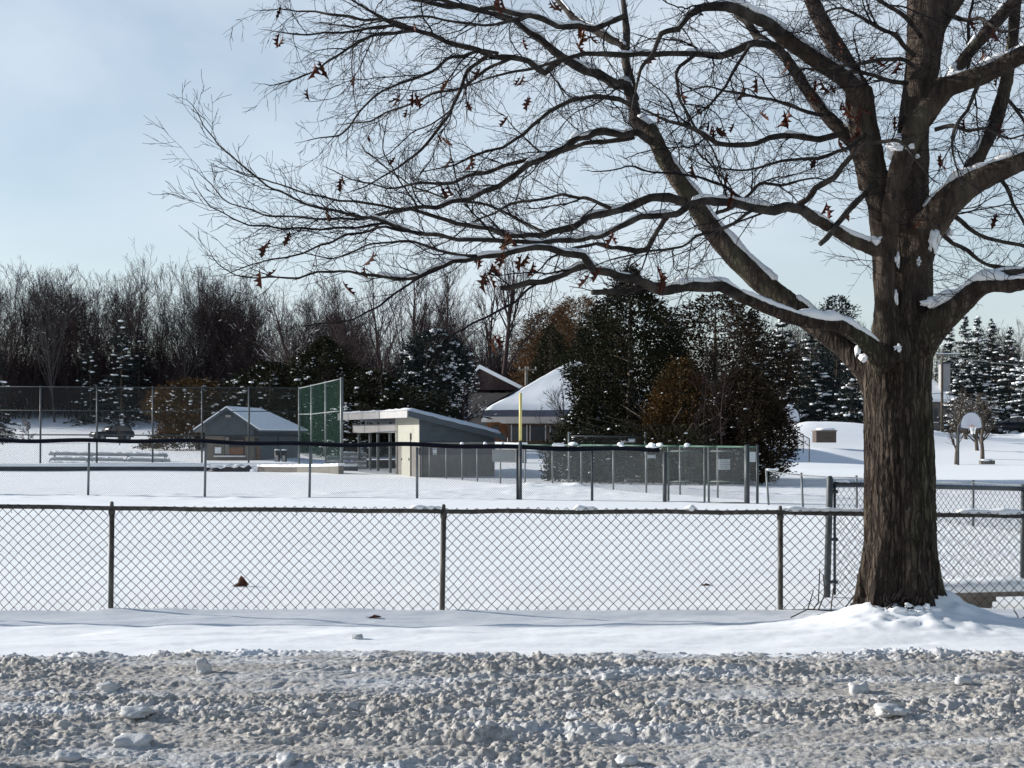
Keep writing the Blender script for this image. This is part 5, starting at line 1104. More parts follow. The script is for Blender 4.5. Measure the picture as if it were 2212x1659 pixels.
def vehicle(name, label, cat, x, D, heading, kind):
    g = GP(x, D); root = thing(name, g, label, cat); ca, sa = math.cos(heading), math.sin(heading)
    T = lambda l, w, z: Vector((g.x + l * ca - w * sa, g.y + l * sa + w * ca, g.z + z))
    if kind == 'car':
        body = [(-2.3, .35), (-2.3, .75), (-2.15, .92), (-1.1, 1.0), (1.9, 1.02), (2.25, .95), (2.3, .6), (2.28, .35)]; cab = [(-1.15, .98), (-.35, 1.42), (.3, 1.5), (1.3, 1.46), (2.0, 1.03)]; hw, wr, wx = .88, .33, (-1.45, 1.4)
    else:
        body = [(-2.5, .45), (-2.55, .85), (-2.4, 1.08), (-1.0, 1.18), (2.3, 1.2), (2.4, .8), (2.3, .45)]; cab = [(-1.15, 1.12), (-.45, 1.78), (.2, 1.88), (1.85, 1.84), (2.25, 1.15)]; hw, wr, wx = .98, .40, (-1.6, 1.5)
    def shell(prof_, hw, inset):
        n = len(prof_); V = []
        for w, k in ((-hw, 1 - inset), (-hw * (1 - .06), 1), (hw * (1 - .06), 1), (hw, 1 - inset)):
            mz = sum(p[1] for p in prof_) / n
            V += [T(l * (1 - .02 * (k < 1)), w, mz + (z - mz) * k) for l, z in prof_]
        Q = [[s * n + i, s * n + (i + 1) % n, (s + 1) * n + (i + 1) % n, (s + 1) * n + i] for s in range(3) for i in range(n)]
        return V, Q, [list(range(n))[::-1]], [[3 * n + i for i in range(n)]]
    mb = MB(); mb.add(*shell(body, hw, .06)); mb.add(*shell(cab, hw * .86, .04)); mb.build('body', M['carblack'], root, True)
    l0, l1 = cab[0][0], cab[-1][0]; z0, z1 = cab[0][1] + .05, cab[2][1] - .1
    for s in (-1, 1):
        w = hw * .865 * s; mb = MB(); mb.add([T(l0 + .45, w, z0), T(.1, w, z0), T(.1, w, z1), T(l0 + .95, w, z1)], [[0, 1, 2, 3]]); mb.add([T(.2, w, z0), T(l1 - .35, w, z0), T(l1 - .75, w, z1), T(.2, w, z1)], [[0, 1, 2, 3]]); mb.build('window', M['glass'], root)
        for lx in wx:
            mb = MB(); mb.tube([T(lx, s * (hw - .2), wr), T(lx, s * (hw + .02), wr)], wr, 18); wl = mb.build('wheel', M['tyre'], root, True)
            mb = MB(); mb.tube([T(lx, s * (hw + .0), wr), T(lx, s * (hw + .035), wr)], wr * .62, 14); mb.build('rim', M['rim'], wl, True)
        mb = MB(); mb.lumps(np.array([T(l0 + .4, s * (hw + .12), z0 + .08)]), [.1, .1, .09], 3, 2, .05); mb.build('mirror', M['carblack'], root, True)
    mb = MB(); mb.tube([T(l0 + .35, -hw * .875, z0 - .02), T(l0 + 1.0, -hw * .87, z1 + .04), T(l1 - .7, -hw * .87, z1 + .04), T(l1 - .3, -hw * .875, z0)], .018, 5); mb.build('window_trim', M['rim'], root)
    for s in (-1, 1): mb = MB(); mb.lumps(np.array([T(body[0][0] - .0, s * hw * .7, .72 if kind == 'car' else .98)]), [.07, .14, .08], 3, 2, .02); mb.build('headlight', M['white'], root, True)
    if kind != 'car': mb = MB(); V = [T(-1.8, 0, 1.13)]; mb.lumps(np.array(V), [.55, .55, .06], 4, 3, .08); mb.build('snow_cover', M['snowcap'], root, True)
    else: mb = MB(); mb.tube([T(-.4, -.45, 1.47), T(.4, -.45, 1.54), T(1.3, -.45, 1.49)], .05, 6); mb.build('snow_cover', M['snowcap'], root, True)
vehicle('parked_car', 'dark parked wagon behind the young trees at the right edge', 'car', 2190, 127, math.radians(-4), 'car')
vehicle('parked_truck', 'black truck with snow on its bonnet parked before the left wood', 'truck', 243, 168, math.radians(38), 'truck')
def snowybench():
    D = 96; a = P(2132, 1000, D); g = gz(a.x, D); root = thing('park_bench', (a.x, D, g), 'low dark bench under snow beneath the young trees at right', 'bench')
    mb = MB(); mb.box((a.x, D, g + .18), (.95, .45, .26)); mb.build('frame', M['brownwall'], root)
    for q in (-.3, 0, .3): mb = MB(); mb.box((a.x + q, D - .235, g + .18), (.08, .03, .26)); mb.build('slat', M['tanwall'], root)
    mb = MB(); mb.lumps(np.array([[a.x, D, g + .33]]), [.5, .26, .09], 3, 3, .06); mb.build('snow_cap', M['snowcap'], root, True)
snowybench()
# ================================================================ vegetation
def bare_tree(seed, H, up=.5, spread=.5, maxlev=3, rt=None, first=.3, kids=(13, 6, 4, 3), rmin=.012, lean=0.):
    g = np.random.default_rng(seed); A, B, ra, rb, lv = [], [], [], [], []; rt = rt or H * .014
    def br(p, d, L, r, lev):
        n = (9, 5, 4, 2)[lev]; st = L / n; pts = [p]
        ks = kids[lev]; ts = np.sort(g.uniform(first if lev == 0 else .15, .98, ks)) if lev < maxlev else []
        ki = 0
        for i in range(n):
            d = d + g.normal(size=3) * (.05, .13, .18, .25)[lev] + np.array([0, 0, (.05, .16, .12, .1)[lev] * up * 2]); d = d / np.linalg.norm(d)
            q = p + d * st; a, b = r * (1 - .8 * i / n), r * (1 - .8 * (i + 1) / n)
            A.append(p); B.append(q); ra.append(max(a, rmin)); rb.append(max(b, rmin * .8)); lv.append(lev)
            while ki < len(ts) and ts[ki] <= (i + 1) / n:
                t = ts[ki]; ki += 1; az = g.uniform(0, 6.283); s = np.array([math.cos(az), math.sin(az), 0]); s = s - d * np.dot(s, d); s /= np.linalg.norm(s) + 1e-6
                f = spread * g.uniform(.6, 1.3); cd = d * math.cos(f) + s * math.sin(f)
                cl = L * ((.62 - .42 * (t - first) / (1 - first)) if lev == 0 else (.62 - .3 * t)) * g.uniform(.7, 1.15)
                br(p + (q - p) * g.random(), cd, cl, max(r * (1 - .8 * t) * .62, rmin), lev + 1)
            p = q
    br(np.zeros(3), np.array([lean, 0, 1.0]), H, rt, 0)
    return np.array(A), np.array(B), np.array(ra), np.array(rb), np.array(lv)
def snow_sticks(A, B, ra, g, frac, lv, lift=.8):
    d = B - A; L = np.linalg.norm(d, axis=1); flat = np.abs(d[:, 2]) / (L + 1e-9) < .75
    s = flat & (g.random(len(A)) < frac) & (lv >= 1); r = np.maximum(ra[s] * .8, .016)
    o = np.array([0, 0, 1.0]) * (ra[s] * lift + .004)[:, None]; return A[s] + o, B[s] + o, r
def place_bare(name, x, D, H, seed, label, group, m='farbark', snow=.0, sink=.3, ms='snowcap', **kw):
    g0 = GP(x, D); A, B, ra, rb, lv = bare_tree(seed, H, **kw); A, B = A * .93, B * .93; root = thing(name, g0, label, 'tree', group); o = np.array(g0) - [0, 0, sink]
    t = lv == 0
    mb = MB(); mb.segs(A[t] + o, B[t] + o, ra[t], rb[t], 8); mb.build('trunk', M[m], root, True)
    mb = MB(); mb.segs(A[~t] + o, B[~t] + o, ra[~t], rb[~t], 3); mb.build('crown', M[m], root)
    if snow:
        a, b, r = snow_sticks(A, B, ra, np.random.default_rng(seed + 1), snow, lv); mb = MB(); mb.segs(a + o, b + o, r, r * .8, 4); mb.build('branch_snow', M[ms], root)['kind'] = 'stuff'
    return root
def wood():
    g = np.random.default_rng(3); var = []
    for i in range(7): var.append(bare_tree(300 + i, 1.0, up=.36, spread=.55, maxlev=2 if i > 9 else 3, rt=.0075, first=.20, kids=(18, 6, 4, 2), rmin=.0009))
    def patch(name, label, rowspec, seed, m, snowf):
        g = np.random.default_rng(seed); mb = MB(); sn = MB()
        for x0, x1, D0, D1, n, h0, h1 in rowspec:
            for k in range(n):
                x = g.uniform(x0, x1); D = g.uniform(D0, D1); p = np.array(GP(x, D)); H = g.uniform(h0, h1) * .86; A, B, ra, rb, lv = var[g.integers(len(var))]; a = g.uniform(0, 6.28); ca, sa = math.cos(a), math.sin(a); rot = np.array([[ca, -sa, 0], [sa, ca, 0], [0, 0, 1]])
                A2, B2 = A @ rot.T * H + p, B @ rot.T * H + p; k2 = H * np.where(lv == 0, 1.0, 1.0); r1, r2 = np.maximum(ra * H, .013), np.maximum(rb * H, .011)
                mb.segs(A2, B2, r1, r2, 3)
                s = snow_sticks(A2, B2, r1, g, snowf * (1.6 if D < D0 + 14 else .5), lv, .6); sn.segs(*s, s[2] * .8, 3)
        o = tag(mb.build(name, M[m]), label, kind='stuff'); c = sn.build('branch_snow', M['snowcap'], o); return o
    patch('woodland', 'dense leafless wood along the left horizon', [(-420, 250, 202, 238, 84, 15, 22), (-420, 250, 198, 208, 44, 8, 17), (250, 560, 200, 238, 44, 15, 21), (250, 560, 197, 206, 24, 8, 15), (560, 760, 186, 230, 30, 11, 18.5), (760, 1010, 176, 215, 34, 10, 17.5), (1010, 1320, 176, 215, 26, 9, 13.5)], 41, 'farbark', .018)
    patch('far_wood', 'leafless wood behind the cedars and oak on the right', [(1640, 1900, 170, 205, 30, 9, 15.5), (1900, 2420, 176, 215, 40, 8, 14.5), (1320, 1660, 170, 200, 12, 8, 12)], 42, 'farbark', .015)
    # undergrowth
    N = 78000; x = g.uniform(-450, 1330, N); D = np.interp(x, [300, 620, 800], [199, 190, 178]) + 46 * g.random(N); X = (x - CX) / F * D; z = Gz(X, D); h = g.uniform(2, 13, N) * (.35 + .65 * g.random(N)) * np.interp(x, [560, 760, 1320], [1, .95, .88]); a = np.stack([X, D, z + g.uniform(0, 3.5, N)], 1); b = a + np.stack([g.normal(size=N) * .28, g.normal(size=N) * .28, np.ones(N)], 1) * h[:, None] * .6
    N2 = 9000; x2 = g.uniform(1320, 2450, N2); D2 = 168 + 40 * g.random(N2); X2 = (x2 - CX) / F * D2; z2 = Gz(X2, D2); h2 = g.uniform(1, 5, N2); a2 = np.stack([X2, D2, z2 + g.uniform(0, 2.5, N2)], 1); b2 = a2 + np.stack([g.normal(size=N2) * .5, g.normal(size=N2) * .5, np.ones(N2)], 1) * h2[:, None] * .6
    mb = MB(); mb.segs(np.concatenate([a, a2]), np.concatenate([b, b2]), .03, .014, 3); tag(mb.build('undergrowth', mat('purple_brush', [(.018, .014, .017), (.048, .037, .037)], .15, rough=.95, spec=.1)), 'tangled leafless undergrowth filling the wood edge', kind='stuff')
wood()
def cone_leaves(g, n, H, rad, lump, seed, inner=.5):
    t = g.random(n); a = g.uniform(0, 6.283, n)
    lum = 1 + lump * fbm(np.cos(a) * 1.7, np.sin(a) * 1.7, t * H * .8, 3, seed) ; R_ = rad(t) * lum
    rr = R_ * (inner + (1 - inner) * np.sqrt(g.random(n))) ; return t, a, rr, R_
def evergreen(name, x, D, H, Rm, seed, label, m='cedar', n=9000, prof_=None, snow=60, lump=.35, leaf=(.10, .22), base=.02, group='evergreens behind the ball field', xs=1.0, snowsz=(.035, .12), top=None, droop=.3, wid=1.):
    g0 = GP(x, D); root = thing(name, g0, label, 'tree', group); g = np.random.default_rng(seed); o = np.array(g0)
    pf = prof_ or [(0, .75), (.12, 1), (.4, .92), (.7, .62), (.9, .28), (1, .04)]
    rad = lambda t: Rm * np.interp(t, [p[0] for p in pf], [p[1] for p in pf])
    cdf = np.cumsum(rad(np.linspace(0, 1, 200)) + .08 * Rm); cdf /= cdf[-1]
    def pts(k, inner):
        t = np.interp(g.random(k), cdf, np.linspace(0, 1, 200)); a = g.uniform(0, 6.283, k)
        lum = 1 + lump * fbm(np.cos(a) * 1.8, np.sin(a) * 1.8, t * H * .7, 3, seed); R_ = rad(t) * np.clip(lum, .35, 1.5)
        rr = R_ * (inner + (1 - inner) * np.sqrt(g.random(k))); dirr = np.stack([np.cos(a) * xs, np.sin(a), 0 * a], 1)
        p = dirr * rr[:, None]; p[:, 2] = base * H + t * H * (1 - base); return p + o, dirr, t, rr / (R_ + 1e-6)
    p, dr, t, q = pts(n, .35); d = dr * .8 + g.normal(size=(n, 3)) * .5 + np.array([0, 0, droop]); L = g.uniform(leaf[0], leaf[1], n)
    mb = MB(); mb.blades(p, d, L, L * wid * g.uniform(.14, .28, n), seed)
    # ragged spray tips breaking the outline
    k = n // 9; p, dr, t, q = pts(k, .92); d = dr + g.normal(size=(k, 3)) * .35 + np.array([0, 0, droop * .7])
    for s in range(4):
        pp = p + d * (.08 * s) * (leaf[1] / .2); mb.blades(pp, d + g.normal(size=(k, 3)) * .6, leaf[1] * .75, leaf[1] * .16 * wid, seed + s)
    mb.build('foliage', M[m], root)
    mb = MB(); mb.tube([o + [0, 0, -.3], o + [0, 0, H * .5], o + [0, 0, H * .93]], [Rm * .07 + .05, Rm * .04 + .03, .02], 7); mb.build('trunk', M['bark'], root, True)
    A, B = [], []                                          # branches inside the crown
    for _ in range(60):
        zz = g.uniform(.1, .9); aa = g.uniform(0, 6.28); a = o + [0, 0, zz * H]; r = float(rad(zz)) * .9; A.append(a); B.append(a + [r * math.cos(aa) * xs, r * math.sin(aa), r * g.uniform(-.1, .5)])
    mb = MB(); mb.segs(np.array(A), np.array(B), .03, .012, 4); mb.build('branches', M['bark'], root)['kind'] = 'stuff'
    if snow:
        snow = int(snow * 3.2); p, dr, t, q = pts(snow, .86); s = .62 * (snowsz[0] + (snowsz[1] - snowsz[0]) * g.random(snow) ** 2.2)
        cl = fbm(p[:, 0] * 1.6, p[:, 1] * 1.6, p[:, 2] * 2.2, 3, seed + 9); keep = cl > .12; p, s = p[keep], s[keep]
        mb = MB(); mb.lumps(p + [0, 0, .03], np.stack([s * 1.7, s, s * .55], 1), seed, 1, .35); mb.build('snow_dusting', M['snowcap'], root, True)['kind'] = 'stuff'
    return root
def spruce(name, x, D, H, Rm, seed, label, snow=.5, m='spruce', group='snow laden spruces on the right', step=.55, sink=.0):
    g0 = GP(x, D); root = thing(name, g0, label, 'tree', group); g = np.random.default_rng(seed); o = np.array(g0) - [0, 0, sink]
    mb = MB(); sn = MB(); A, B = [], []; PC, PD, PL_, SC, SS = [], [], [], [], []
    z = H * .04
    while z < H * .985:
        t = z / H; R_ = Rm * (1 - t) ** .85 + .06; nb = int(5 + 7 * (1 - t)); ph = g.uniform(0, 6.28)
        for k in range(nb):
            a = ph + k * 6.283 / nb + g.normal() * .2; L = R_ * g.uniform(.7, 1.12); zz = z + g.normal() * step * .75; m_ = max(3, int(L / .16)); s = np.linspace(.12, 1, m_)
            up = .25 * t; bs = g.random(); q = np.stack([np.cos(a) * s * L, np.sin(a) * s * L, zz + L * (up * s - .42 * (1 - t * .7) * s ** 1.3 + .10 * s ** 3)], 1) + o
            A.append(q[0]); B.append(q[-1]); w = .34 * L * (1.05 - s) ** .7 * .6 + .05
            side = np.array([-math.sin(a), math.cos(a), 0])
            for rep in range(7):
                off = g.uniform(-1, 1, m_)[:, None] * w[:, None] * side + g.normal(size=(m_, 3)) * .04; PC.append(q + off + [0, 0, -.04]); PD.append(np.stack([np.cos(a) + 0 * s, np.sin(a) + 0 * s, -.55 + 0 * s], 1) * .7 + g.normal(size=(m_, 3)) * .4 + off * 1.2); PL_.append(g.uniform(.14, .30, m_))
            for j in range(m_):
                if s[j] > .35 and g.random() < snow * (1.25 * bs ** 1.5): SC.append(q[j] + [0, 0, .07] + side * g.normal() * w[j] * .4); e = .08 + .20 * g.random() ** 1.5; SS.append([e * 1.5, e, e * .5])
        z += step * (.55 + .6 * (1 - t)) * g.uniform(.8, 1.2)
    PC, PD, PL_ = np.concatenate(PC), np.concatenate(PD), np.concatenate(PL_); mb.blades(PC, PD, PL_, PL_ * .2, seed); mb.build('foliage', M[m], root)
    mb = MB(); mb.tube([o - [0, 0, .4], o + [0, 0, H * .6], o + [0, 0, H]], [.05 + H * .011, H * .007, .02], 8); mb.build('trunk', M['bark'], root, True)
    mb = MB(); mb.segs(np.array(A), np.array(B), .03, .012, 3); mb.build('branches', M['bark'], root)['kind'] = 'stuff'
    if SC: mb = MB(); mb.lumps(np.array(SC), np.array(SS), seed, 1, .25); mb.build('snow_dusting', M['snowcap'], root, True)['kind'] = 'stuff'
    return root
def Hof(x, ytop, D): return P(0, ytop, D).z - GP(x, D).z
def evergreens():
    E = evergreen
    E('cedar_tree', 1362, 53, Hof(1362, 575, 53), 2.15, 1, 'tallest dark cedar right of the hip roofed house, its thin top above the oak limb', n=26000, snow=260, lump=.42, leaf=(.08, .20), prof_=[(0, .72), (.15, .95), (.45, 1), (.65, .82), (.8, .52), (.92, .22), (1, .04)])
    E('cedar_tree', 1545, 56, Hof(1545, 638, 56), 2.6, 2, 'broad brownish cedar between the tallest cedar and the oak trunk', m='brush', n=20000, snow=110, lump=.5, leaf=(.08, .20), prof_=[(0, .8), (.2, 1), (.6, .98), (.85, .7), (1, .15)])
    E('cedar_tree', 1470, 49, Hof(1470, 775, 49), 1.55, 3, 'rusty brown cedar in front of the tall dark cedars', m='cedarbrown', n=15000, snow=60, lump=.32, leaf=(.07, .17), prof_=[(0, .9), (.3, 1), (.6, .72), (.85, .34), (1, .05)])
    E('cedar_tree', 1600, 47.5, Hof(1600, 800, 47.5), 1.34, 4, 'dark bushy cedar reaching the snow at the right end of the cedar clump', m='brush', n=16000, snow=150, lump=.5, leaf=(.07, .17), prof_=[(0, .62), (.25, .95), (.55, 1), (.8, .7), (1, .15)])
    E('cedar_tree', 1268, 50, Hof(1268, 858, 50), 1.15, 5, 'low cedar with snowy lower boughs nearest the foul pole', n=11000, snow=190, lump=.5, leaf=(.07, .17), prof_=[(0, .9), (.3, 1), (.7, .6), (1, .1)])
    E('cedar_tree', 1325, 57, Hof(1325, 690, 57), 1.2, 6, 'brownish cedar at the left flank of the tallest cedar', m='cedarbrown', n=12000, snow=70, lump=.35, leaf=(.08, .19))
    E('yew_hedge', 1440, 48.6, 2.0, 3.0, 7, 'dark low hedge along the foot of the cedars behind the mesh fence', n=12000, snow=110, lump=.25, leaf=(.06, .15), xs=1.15, prof_=[(0, 1), (.6, 1), (.9, .85), (1, .5)], group='hedges by the infield')
    E('yew_tree', 700, 88, Hof(700, 728, 88), 2.9, 11, 'tall dark green evergreen rising behind the green backstop', n=17000, snow=330, lump=.45, leaf=(.12, .28), snowsz=(.07, .2))
    E('yew_tree', 585, 90, Hof(585, 782, 90), 3.0, 12, 'snow flecked olive evergreen directly behind the hut roof', m='cedar', n=15000, snow=430, lump=.45, leaf=(.12, .28), snowsz=(.07, .2), prof_=[(0, .9), (.4, 1), (.75, .75), (1, .1)])
    E('yew_tree', 430, 92, Hof(430, 820, 92), 2.9, 13, 'rounded brown green evergreen left of the hut', m='cedarbrown', n=13000, snow=240, lump=.4, leaf=(.12, .28), snowsz=(.07, .18), prof_=[(0, .95), (.5, 1), (.85, .7), (1, .2)])
    E('yew_tree', 505, 97, Hof(505, 850, 97), 2.6, 14, 'low dark evergreen between the hut and the rounded brown evergreen', m='cedarbrown', n=9000, snow=150, lump=.4, leaf=(.12, .28), snowsz=(.07, .18), prof_=[(0, .95), (.5, 1), (.85, .7), (1, .2)])
    E('yew_tree', 805, 84, Hof(805, 800, 84), 2.6, 15, 'dark evergreen with snow tufts between the backstop and the round spruce', n=14000, snow=260, lump=.45, leaf=(.11, .26), snowsz=(.07, .2), prof_=[(0, .95), (.4, 1), (.75, .75), (1, .15)])
    E('yew_tree', 760, 80, Hof(760, 872, 80), 1.6, 16, 'small snow spotted evergreen against the dugout roof end', n=8000, snow=230, lump=.45, leaf=(.10, .22), snowsz=(.07, .2), prof_=[(0, .95), (.5, 1), (.85, .7), (1, .2)])
    E('yew_tree', 885, 82, Hof(885, 838, 82), 2.3, 17, 'dark evergreen behind the peak of the dugout roof', n=10000, snow=110, lump=.45, leaf=(.11, .24), snowsz=(.07, .18), prof_=[(0, .95), (.5, 1), (.85, .7), (1, .2)])
    E('round_spruce', 940, 92, Hof(940, 712, 92), 2.35, 18, 'round blue spruce with heavy snow on its left side', m='spruce', n=15000, snow=520, lump=.3, leaf=(.12, .26), snowsz=(.09, .26), prof_=[(0, .45), (.35, .7), (.6, 1), (.8, .85), (.93, .5), (1, .1)])
    E('willow_tree', 1192, 152, Hof(1192, 668, 152), 3.6, 28, 'rust coloured willow dome behind the house roof', m='willow', n=9000, snow=0, lump=.35, leaf=(.35, .85), wid=.35, prof_=[(0, .5), (.3, .9), (.6, 1), (.85, .75), (1, .25)], droop=.25, group='rust coloured willows')
    E('willow_tree', 1252, 158, Hof(1252, 645, 158), 4.4, 29, 'larger rust coloured willow crown merging into the tallest cedar', m='willow', n=11000, snow=0, lump=.35, leaf=(.35, .85), wid=.35, prof_=[(0, .5), (.3, .9), (.6, 1), (.85, .75), (1, .25)], droop=.25, group='rust coloured willows')
    E('pine_tree', 1190, 124, Hof(1190, 700, 124), 2.1, 19, 'slim green pine before the rust coloured willow', n=8000, snow=30, lump=.45, leaf=(.16, .34))
    spruce('pine_tree', 262, 192, Hof(262, 690, 192), 4.6, 20, 'dark teal pine in front of the left wood behind the truck', snow=0.22, group='pines at the edge of the left wood', step=.9)
    spruce('pine_tree', 195, 195, Hof(195, 745, 195), 4.0, 21, 'smaller dark pine beside the teal pine at the wood edge', snow=0.2, group='pines at the edge of the left wood', step=.9)
    spruce('pine_tree', 300, 198, Hof(300, 705, 198), 3.4, 22, 'narrow dark pine right of the teal pine', snow=0.2, group='pines at the edge of the left wood', step=.9)
    E('pine_tree', 1808, 150, Hof(1808, 640, 150), 2.0, 23, 'small dark pine top rising left of the oak trunk', m='spruce', n=6000, snow=10, lump=.5, leaf=(.2, .4), prof_=[(0, .5), (.5, .7), (.75, 1), (.92, .7), (1, .2)])
    spruce('spruce_tree', -12, 150, Hof(-12, 718, 150), 2.6, 24, 'dark spruce cut off by the left edge of the view', snow=.18, group='snow laden spruces')
    for i, (x, y, D, r, s, lab) in enumerate([(1625, 668, 132, 3.4, .40, 'snowy spruce peeping out right of the broad dark cedar'), (1690, 672, 136, 3.5, .45, 'tall snowy spruce above the half hidden basketball hoop'), (1752, 705, 133, 3.2, .5, 'snowy spruce under the big diagonal oak limb'), (1838, 782, 126, 2.4, .42, 'small dark spruce tight against the left side of the oak trunk'), (1790, 820, 130, 2.6, .2, 'dark spruce above the brick enclosure'), (1725, 800, 124, 2.8, .14, 'dim spruce with bare lower boughs behind the half hidden hoop'), (1872, 800, 140, 2.8, .3, 'dark spruce half covered by the oak trunk'),
        (2052, 700, 168, 2.6, .35, 'spruce nearest the oak trunk in the right hand row'), (2085, 684, 172, 2.7, .38, 'pointed spruce second from the oak in the right hand row'), (2112, 688, 166, 2.8, .42, 'middle spruce of the right hand row'), (2143, 692, 174, 2.7, .4, 'spruce with a thin spire right of the middle of the right hand row'), (2180, 715, 150, 3.4, .5, 'broad snow laden spruce nearer than the right hand row'), (2230, 740, 128, 3.4, .62, 'heaviest snow laden spruce at the right edge above the car'), (2120, 770, 146, 3.0, .5, 'shorter snowy spruce behind the basketball hoop'), (2075, 790, 150, 2.7, .3, 'short dark spruce beside the chimney'), (2255, 830, 118, 2.6, .6, 'low snowy spruce cut off by the right edge')]):
        spruce('spruce_tree', x, D, Hof(x, y, D), r, 500 + i, lab, s)
evergreens()
def bares():
    B = place_bare; gl = 'bare trees at the edge of the left wood'; gm = 'bare trees behind the ball field'
    for i, (x, D, yt, lab) in enumerate([(20, 197, 588, 'bare tree at the far left beside the edge spruce'), (62, 200, 600, 'thin bare tree second from the left edge'), (118, 196, 612, 'bare tree over the left end of the bleacher'), (165, 201, 596, 'bare tree left of the tallest one in the wood'), (285, 199, 566, 'tallest bare tree of the left wood'), (345, 202, 600, 'bare tree right of the tallest one in the wood'), (405, 198, 590, 'bare tree with pale trunk behind the backstop poles'), (455, 203, 582, 'bare tree midway between the tallest one and the hut'), (510, 199, 604, 'bare tree above the left eave of the hut')]):
        B('bare_tree', x, D, Hof(x, yt + 12, D), 700 + i, lab, gl, m='palebark' if i in (2, 5, 6) else 'farbark', up=.55, spread=.40, rt=.16, first=.25, kids=(17, 6, 4, 3), snow=.03, rmin=.016)
    B('bare_tree', 640, 150, Hof(640, 615, 150), 720, 'spreading bare tree with snow lined limbs above the hut ridge', gm, up=.35, spread=.62, rt=.22, first=.18, kids=(15, 7, 5, 3), snow=.16, rmin=.014)
    B('bare_tree', 745, 160, Hof(745, 628, 160), 721, 'loose bare tree above the green backstop pole', gm, up=.5, spread=.5, kids=(15, 7, 5, 3), rmin=.015)
    B('bare_tree', 835, 150, Hof(835, 600, 150), 722, 'bare tree left of the round spruce', gm, up=.5, spread=.48, kids=(15, 7, 5, 3), rmin=.014)
    B('bare_tree', 905, 156, Hof(905, 575, 156), 723, 'tall bare tree directly behind the round spruce', gm, up=.5, spread=.5, kids=(16, 7, 5, 3), rmin=.014)
    B('bare_tree', 965, 150, Hof(965, 590, 150), 724, 'wide bare tree just right of the round spruce', gm, up=.45, spread=.55, kids=(15, 7, 5, 3), rmin=.014)
    B('bare_tree', 1085, 128, Hof(1085, 560, 128), 725, 'big bare tree with several thick stems behind the house roof', gm, up=.5, spread=.5, rt=.34, first=.26, kids=(16, 7, 5, 3), snow=.03, rmin=.012)
    B('bare_tree', 1068, 130, Hof(1068, 600, 130), 726, 'second stem like bare tree leaning left behind the house roof', gm, up=.5, spread=.5, rt=.26, first=.3, kids=(12, 6, 5, 3), rmin=.012, lean=-.06)
    B('bare_tree', 1000, 86, Hof(1000, 800, 86), 727, 'small spreading bare tree with snowy boughs behind the dugout', gm, up=.15, spread=.85, rt=.16, first=.12, kids=(13, 7, 5, 3), snow=.22, rmin=.009)
    B('bare_tree', 1560, 45.8, Hof(1560, 660, 45.8), 730, 'tall thin stemmed bare shrub in front of the dark cedars', gm, m='farbark', up=.4, spread=.45, rt=.026, first=.05, kids=(10, 6, 4, 3), rmin=.0035)
    B('bare_tree', 1520, 46.2, Hof(1520, 720, 46.2), 731, 'smaller bare shrub beside the rusty cedar', gm, m='farbark', up=.4, spread=.45, rt=.022, first=.05, kids=(9, 6, 4, 3), rmin=.0035)
    B('bare_shrub', 1222, 62, Hof(1222, 800, 62), 732, 'bare shrub by the house windows left of the low cedar', gm, m='palebark', up=.4, spread=.5, rt=.05, first=.05, kids=(12, 6, 4, 3), rmin=.007)
    for i, (x, D, yt, lab) in enumerate([(2066, 97, 842, 'young bare tree just left of the basketball pole'), (2122, 101, 850, 'young bare tree directly right of the basketball net'), (2111, 107, 856, 'young bare tree behind the basketball net'), (2087, 113, 862, 'farthest young bare tree between pole and net')]):
        B('street_tree', x, D, Hof(x, yt, D), 740 + i, lab, 'young trees by the court', m='bark', up=.45, spread=.62, rt=.17, first=.24, kids=(13, 7, 6, 3), snow=.10, rmin=.009)
    B('bare_shrub', 8, 120, 2.2, 750, 'bare shrub on the snow bank at the left edge', gm, m='palebark', up=.3, spread=.55, rt=.04, first=.03, kids=(14, 6, 3, 2), rmin=.01)
    B('bare_shrub', 258, 120, 2.0, 751, 'little bare shrub in front of the truck', gm, m='palebark', up=.3, spread=.5, rt=.03, first=.03, kids=(10, 5, 3, 2), rmin=.01)
    B('bare_shrub', 62, 160, 3.0, 752, 'snow topped bush at the foot of the left wood', gm, up=.15, spread=.8, rt=.06, first=.05, kids=(14, 7, 4, 2), snow=.55, rmin=.02)
    t = bare_tree(777, 9.5, up=.4, spread=.6, rt=.2, first=.25, kids=(15, 7, 5, 3), rmin=.006); o = np.array([-10.5, 9.3, -.2]); A, B, ra, rb, lv = t
    root = thing('bare_tree', o, 'bare street tree standing beyond the left edge of the view', 'tree'); k = lv == 0
    mb = MB(); mb.segs(A[k] + o, B[k] + o, ra[k], rb[k], 10); mb.build('trunk', M['limb'], root, True); mb = MB(); mb.segs(A[~k] + o, B[~k] + o, ra[~k], rb[~k], 4); mb.build('crown', M['limb'], root)
bares()
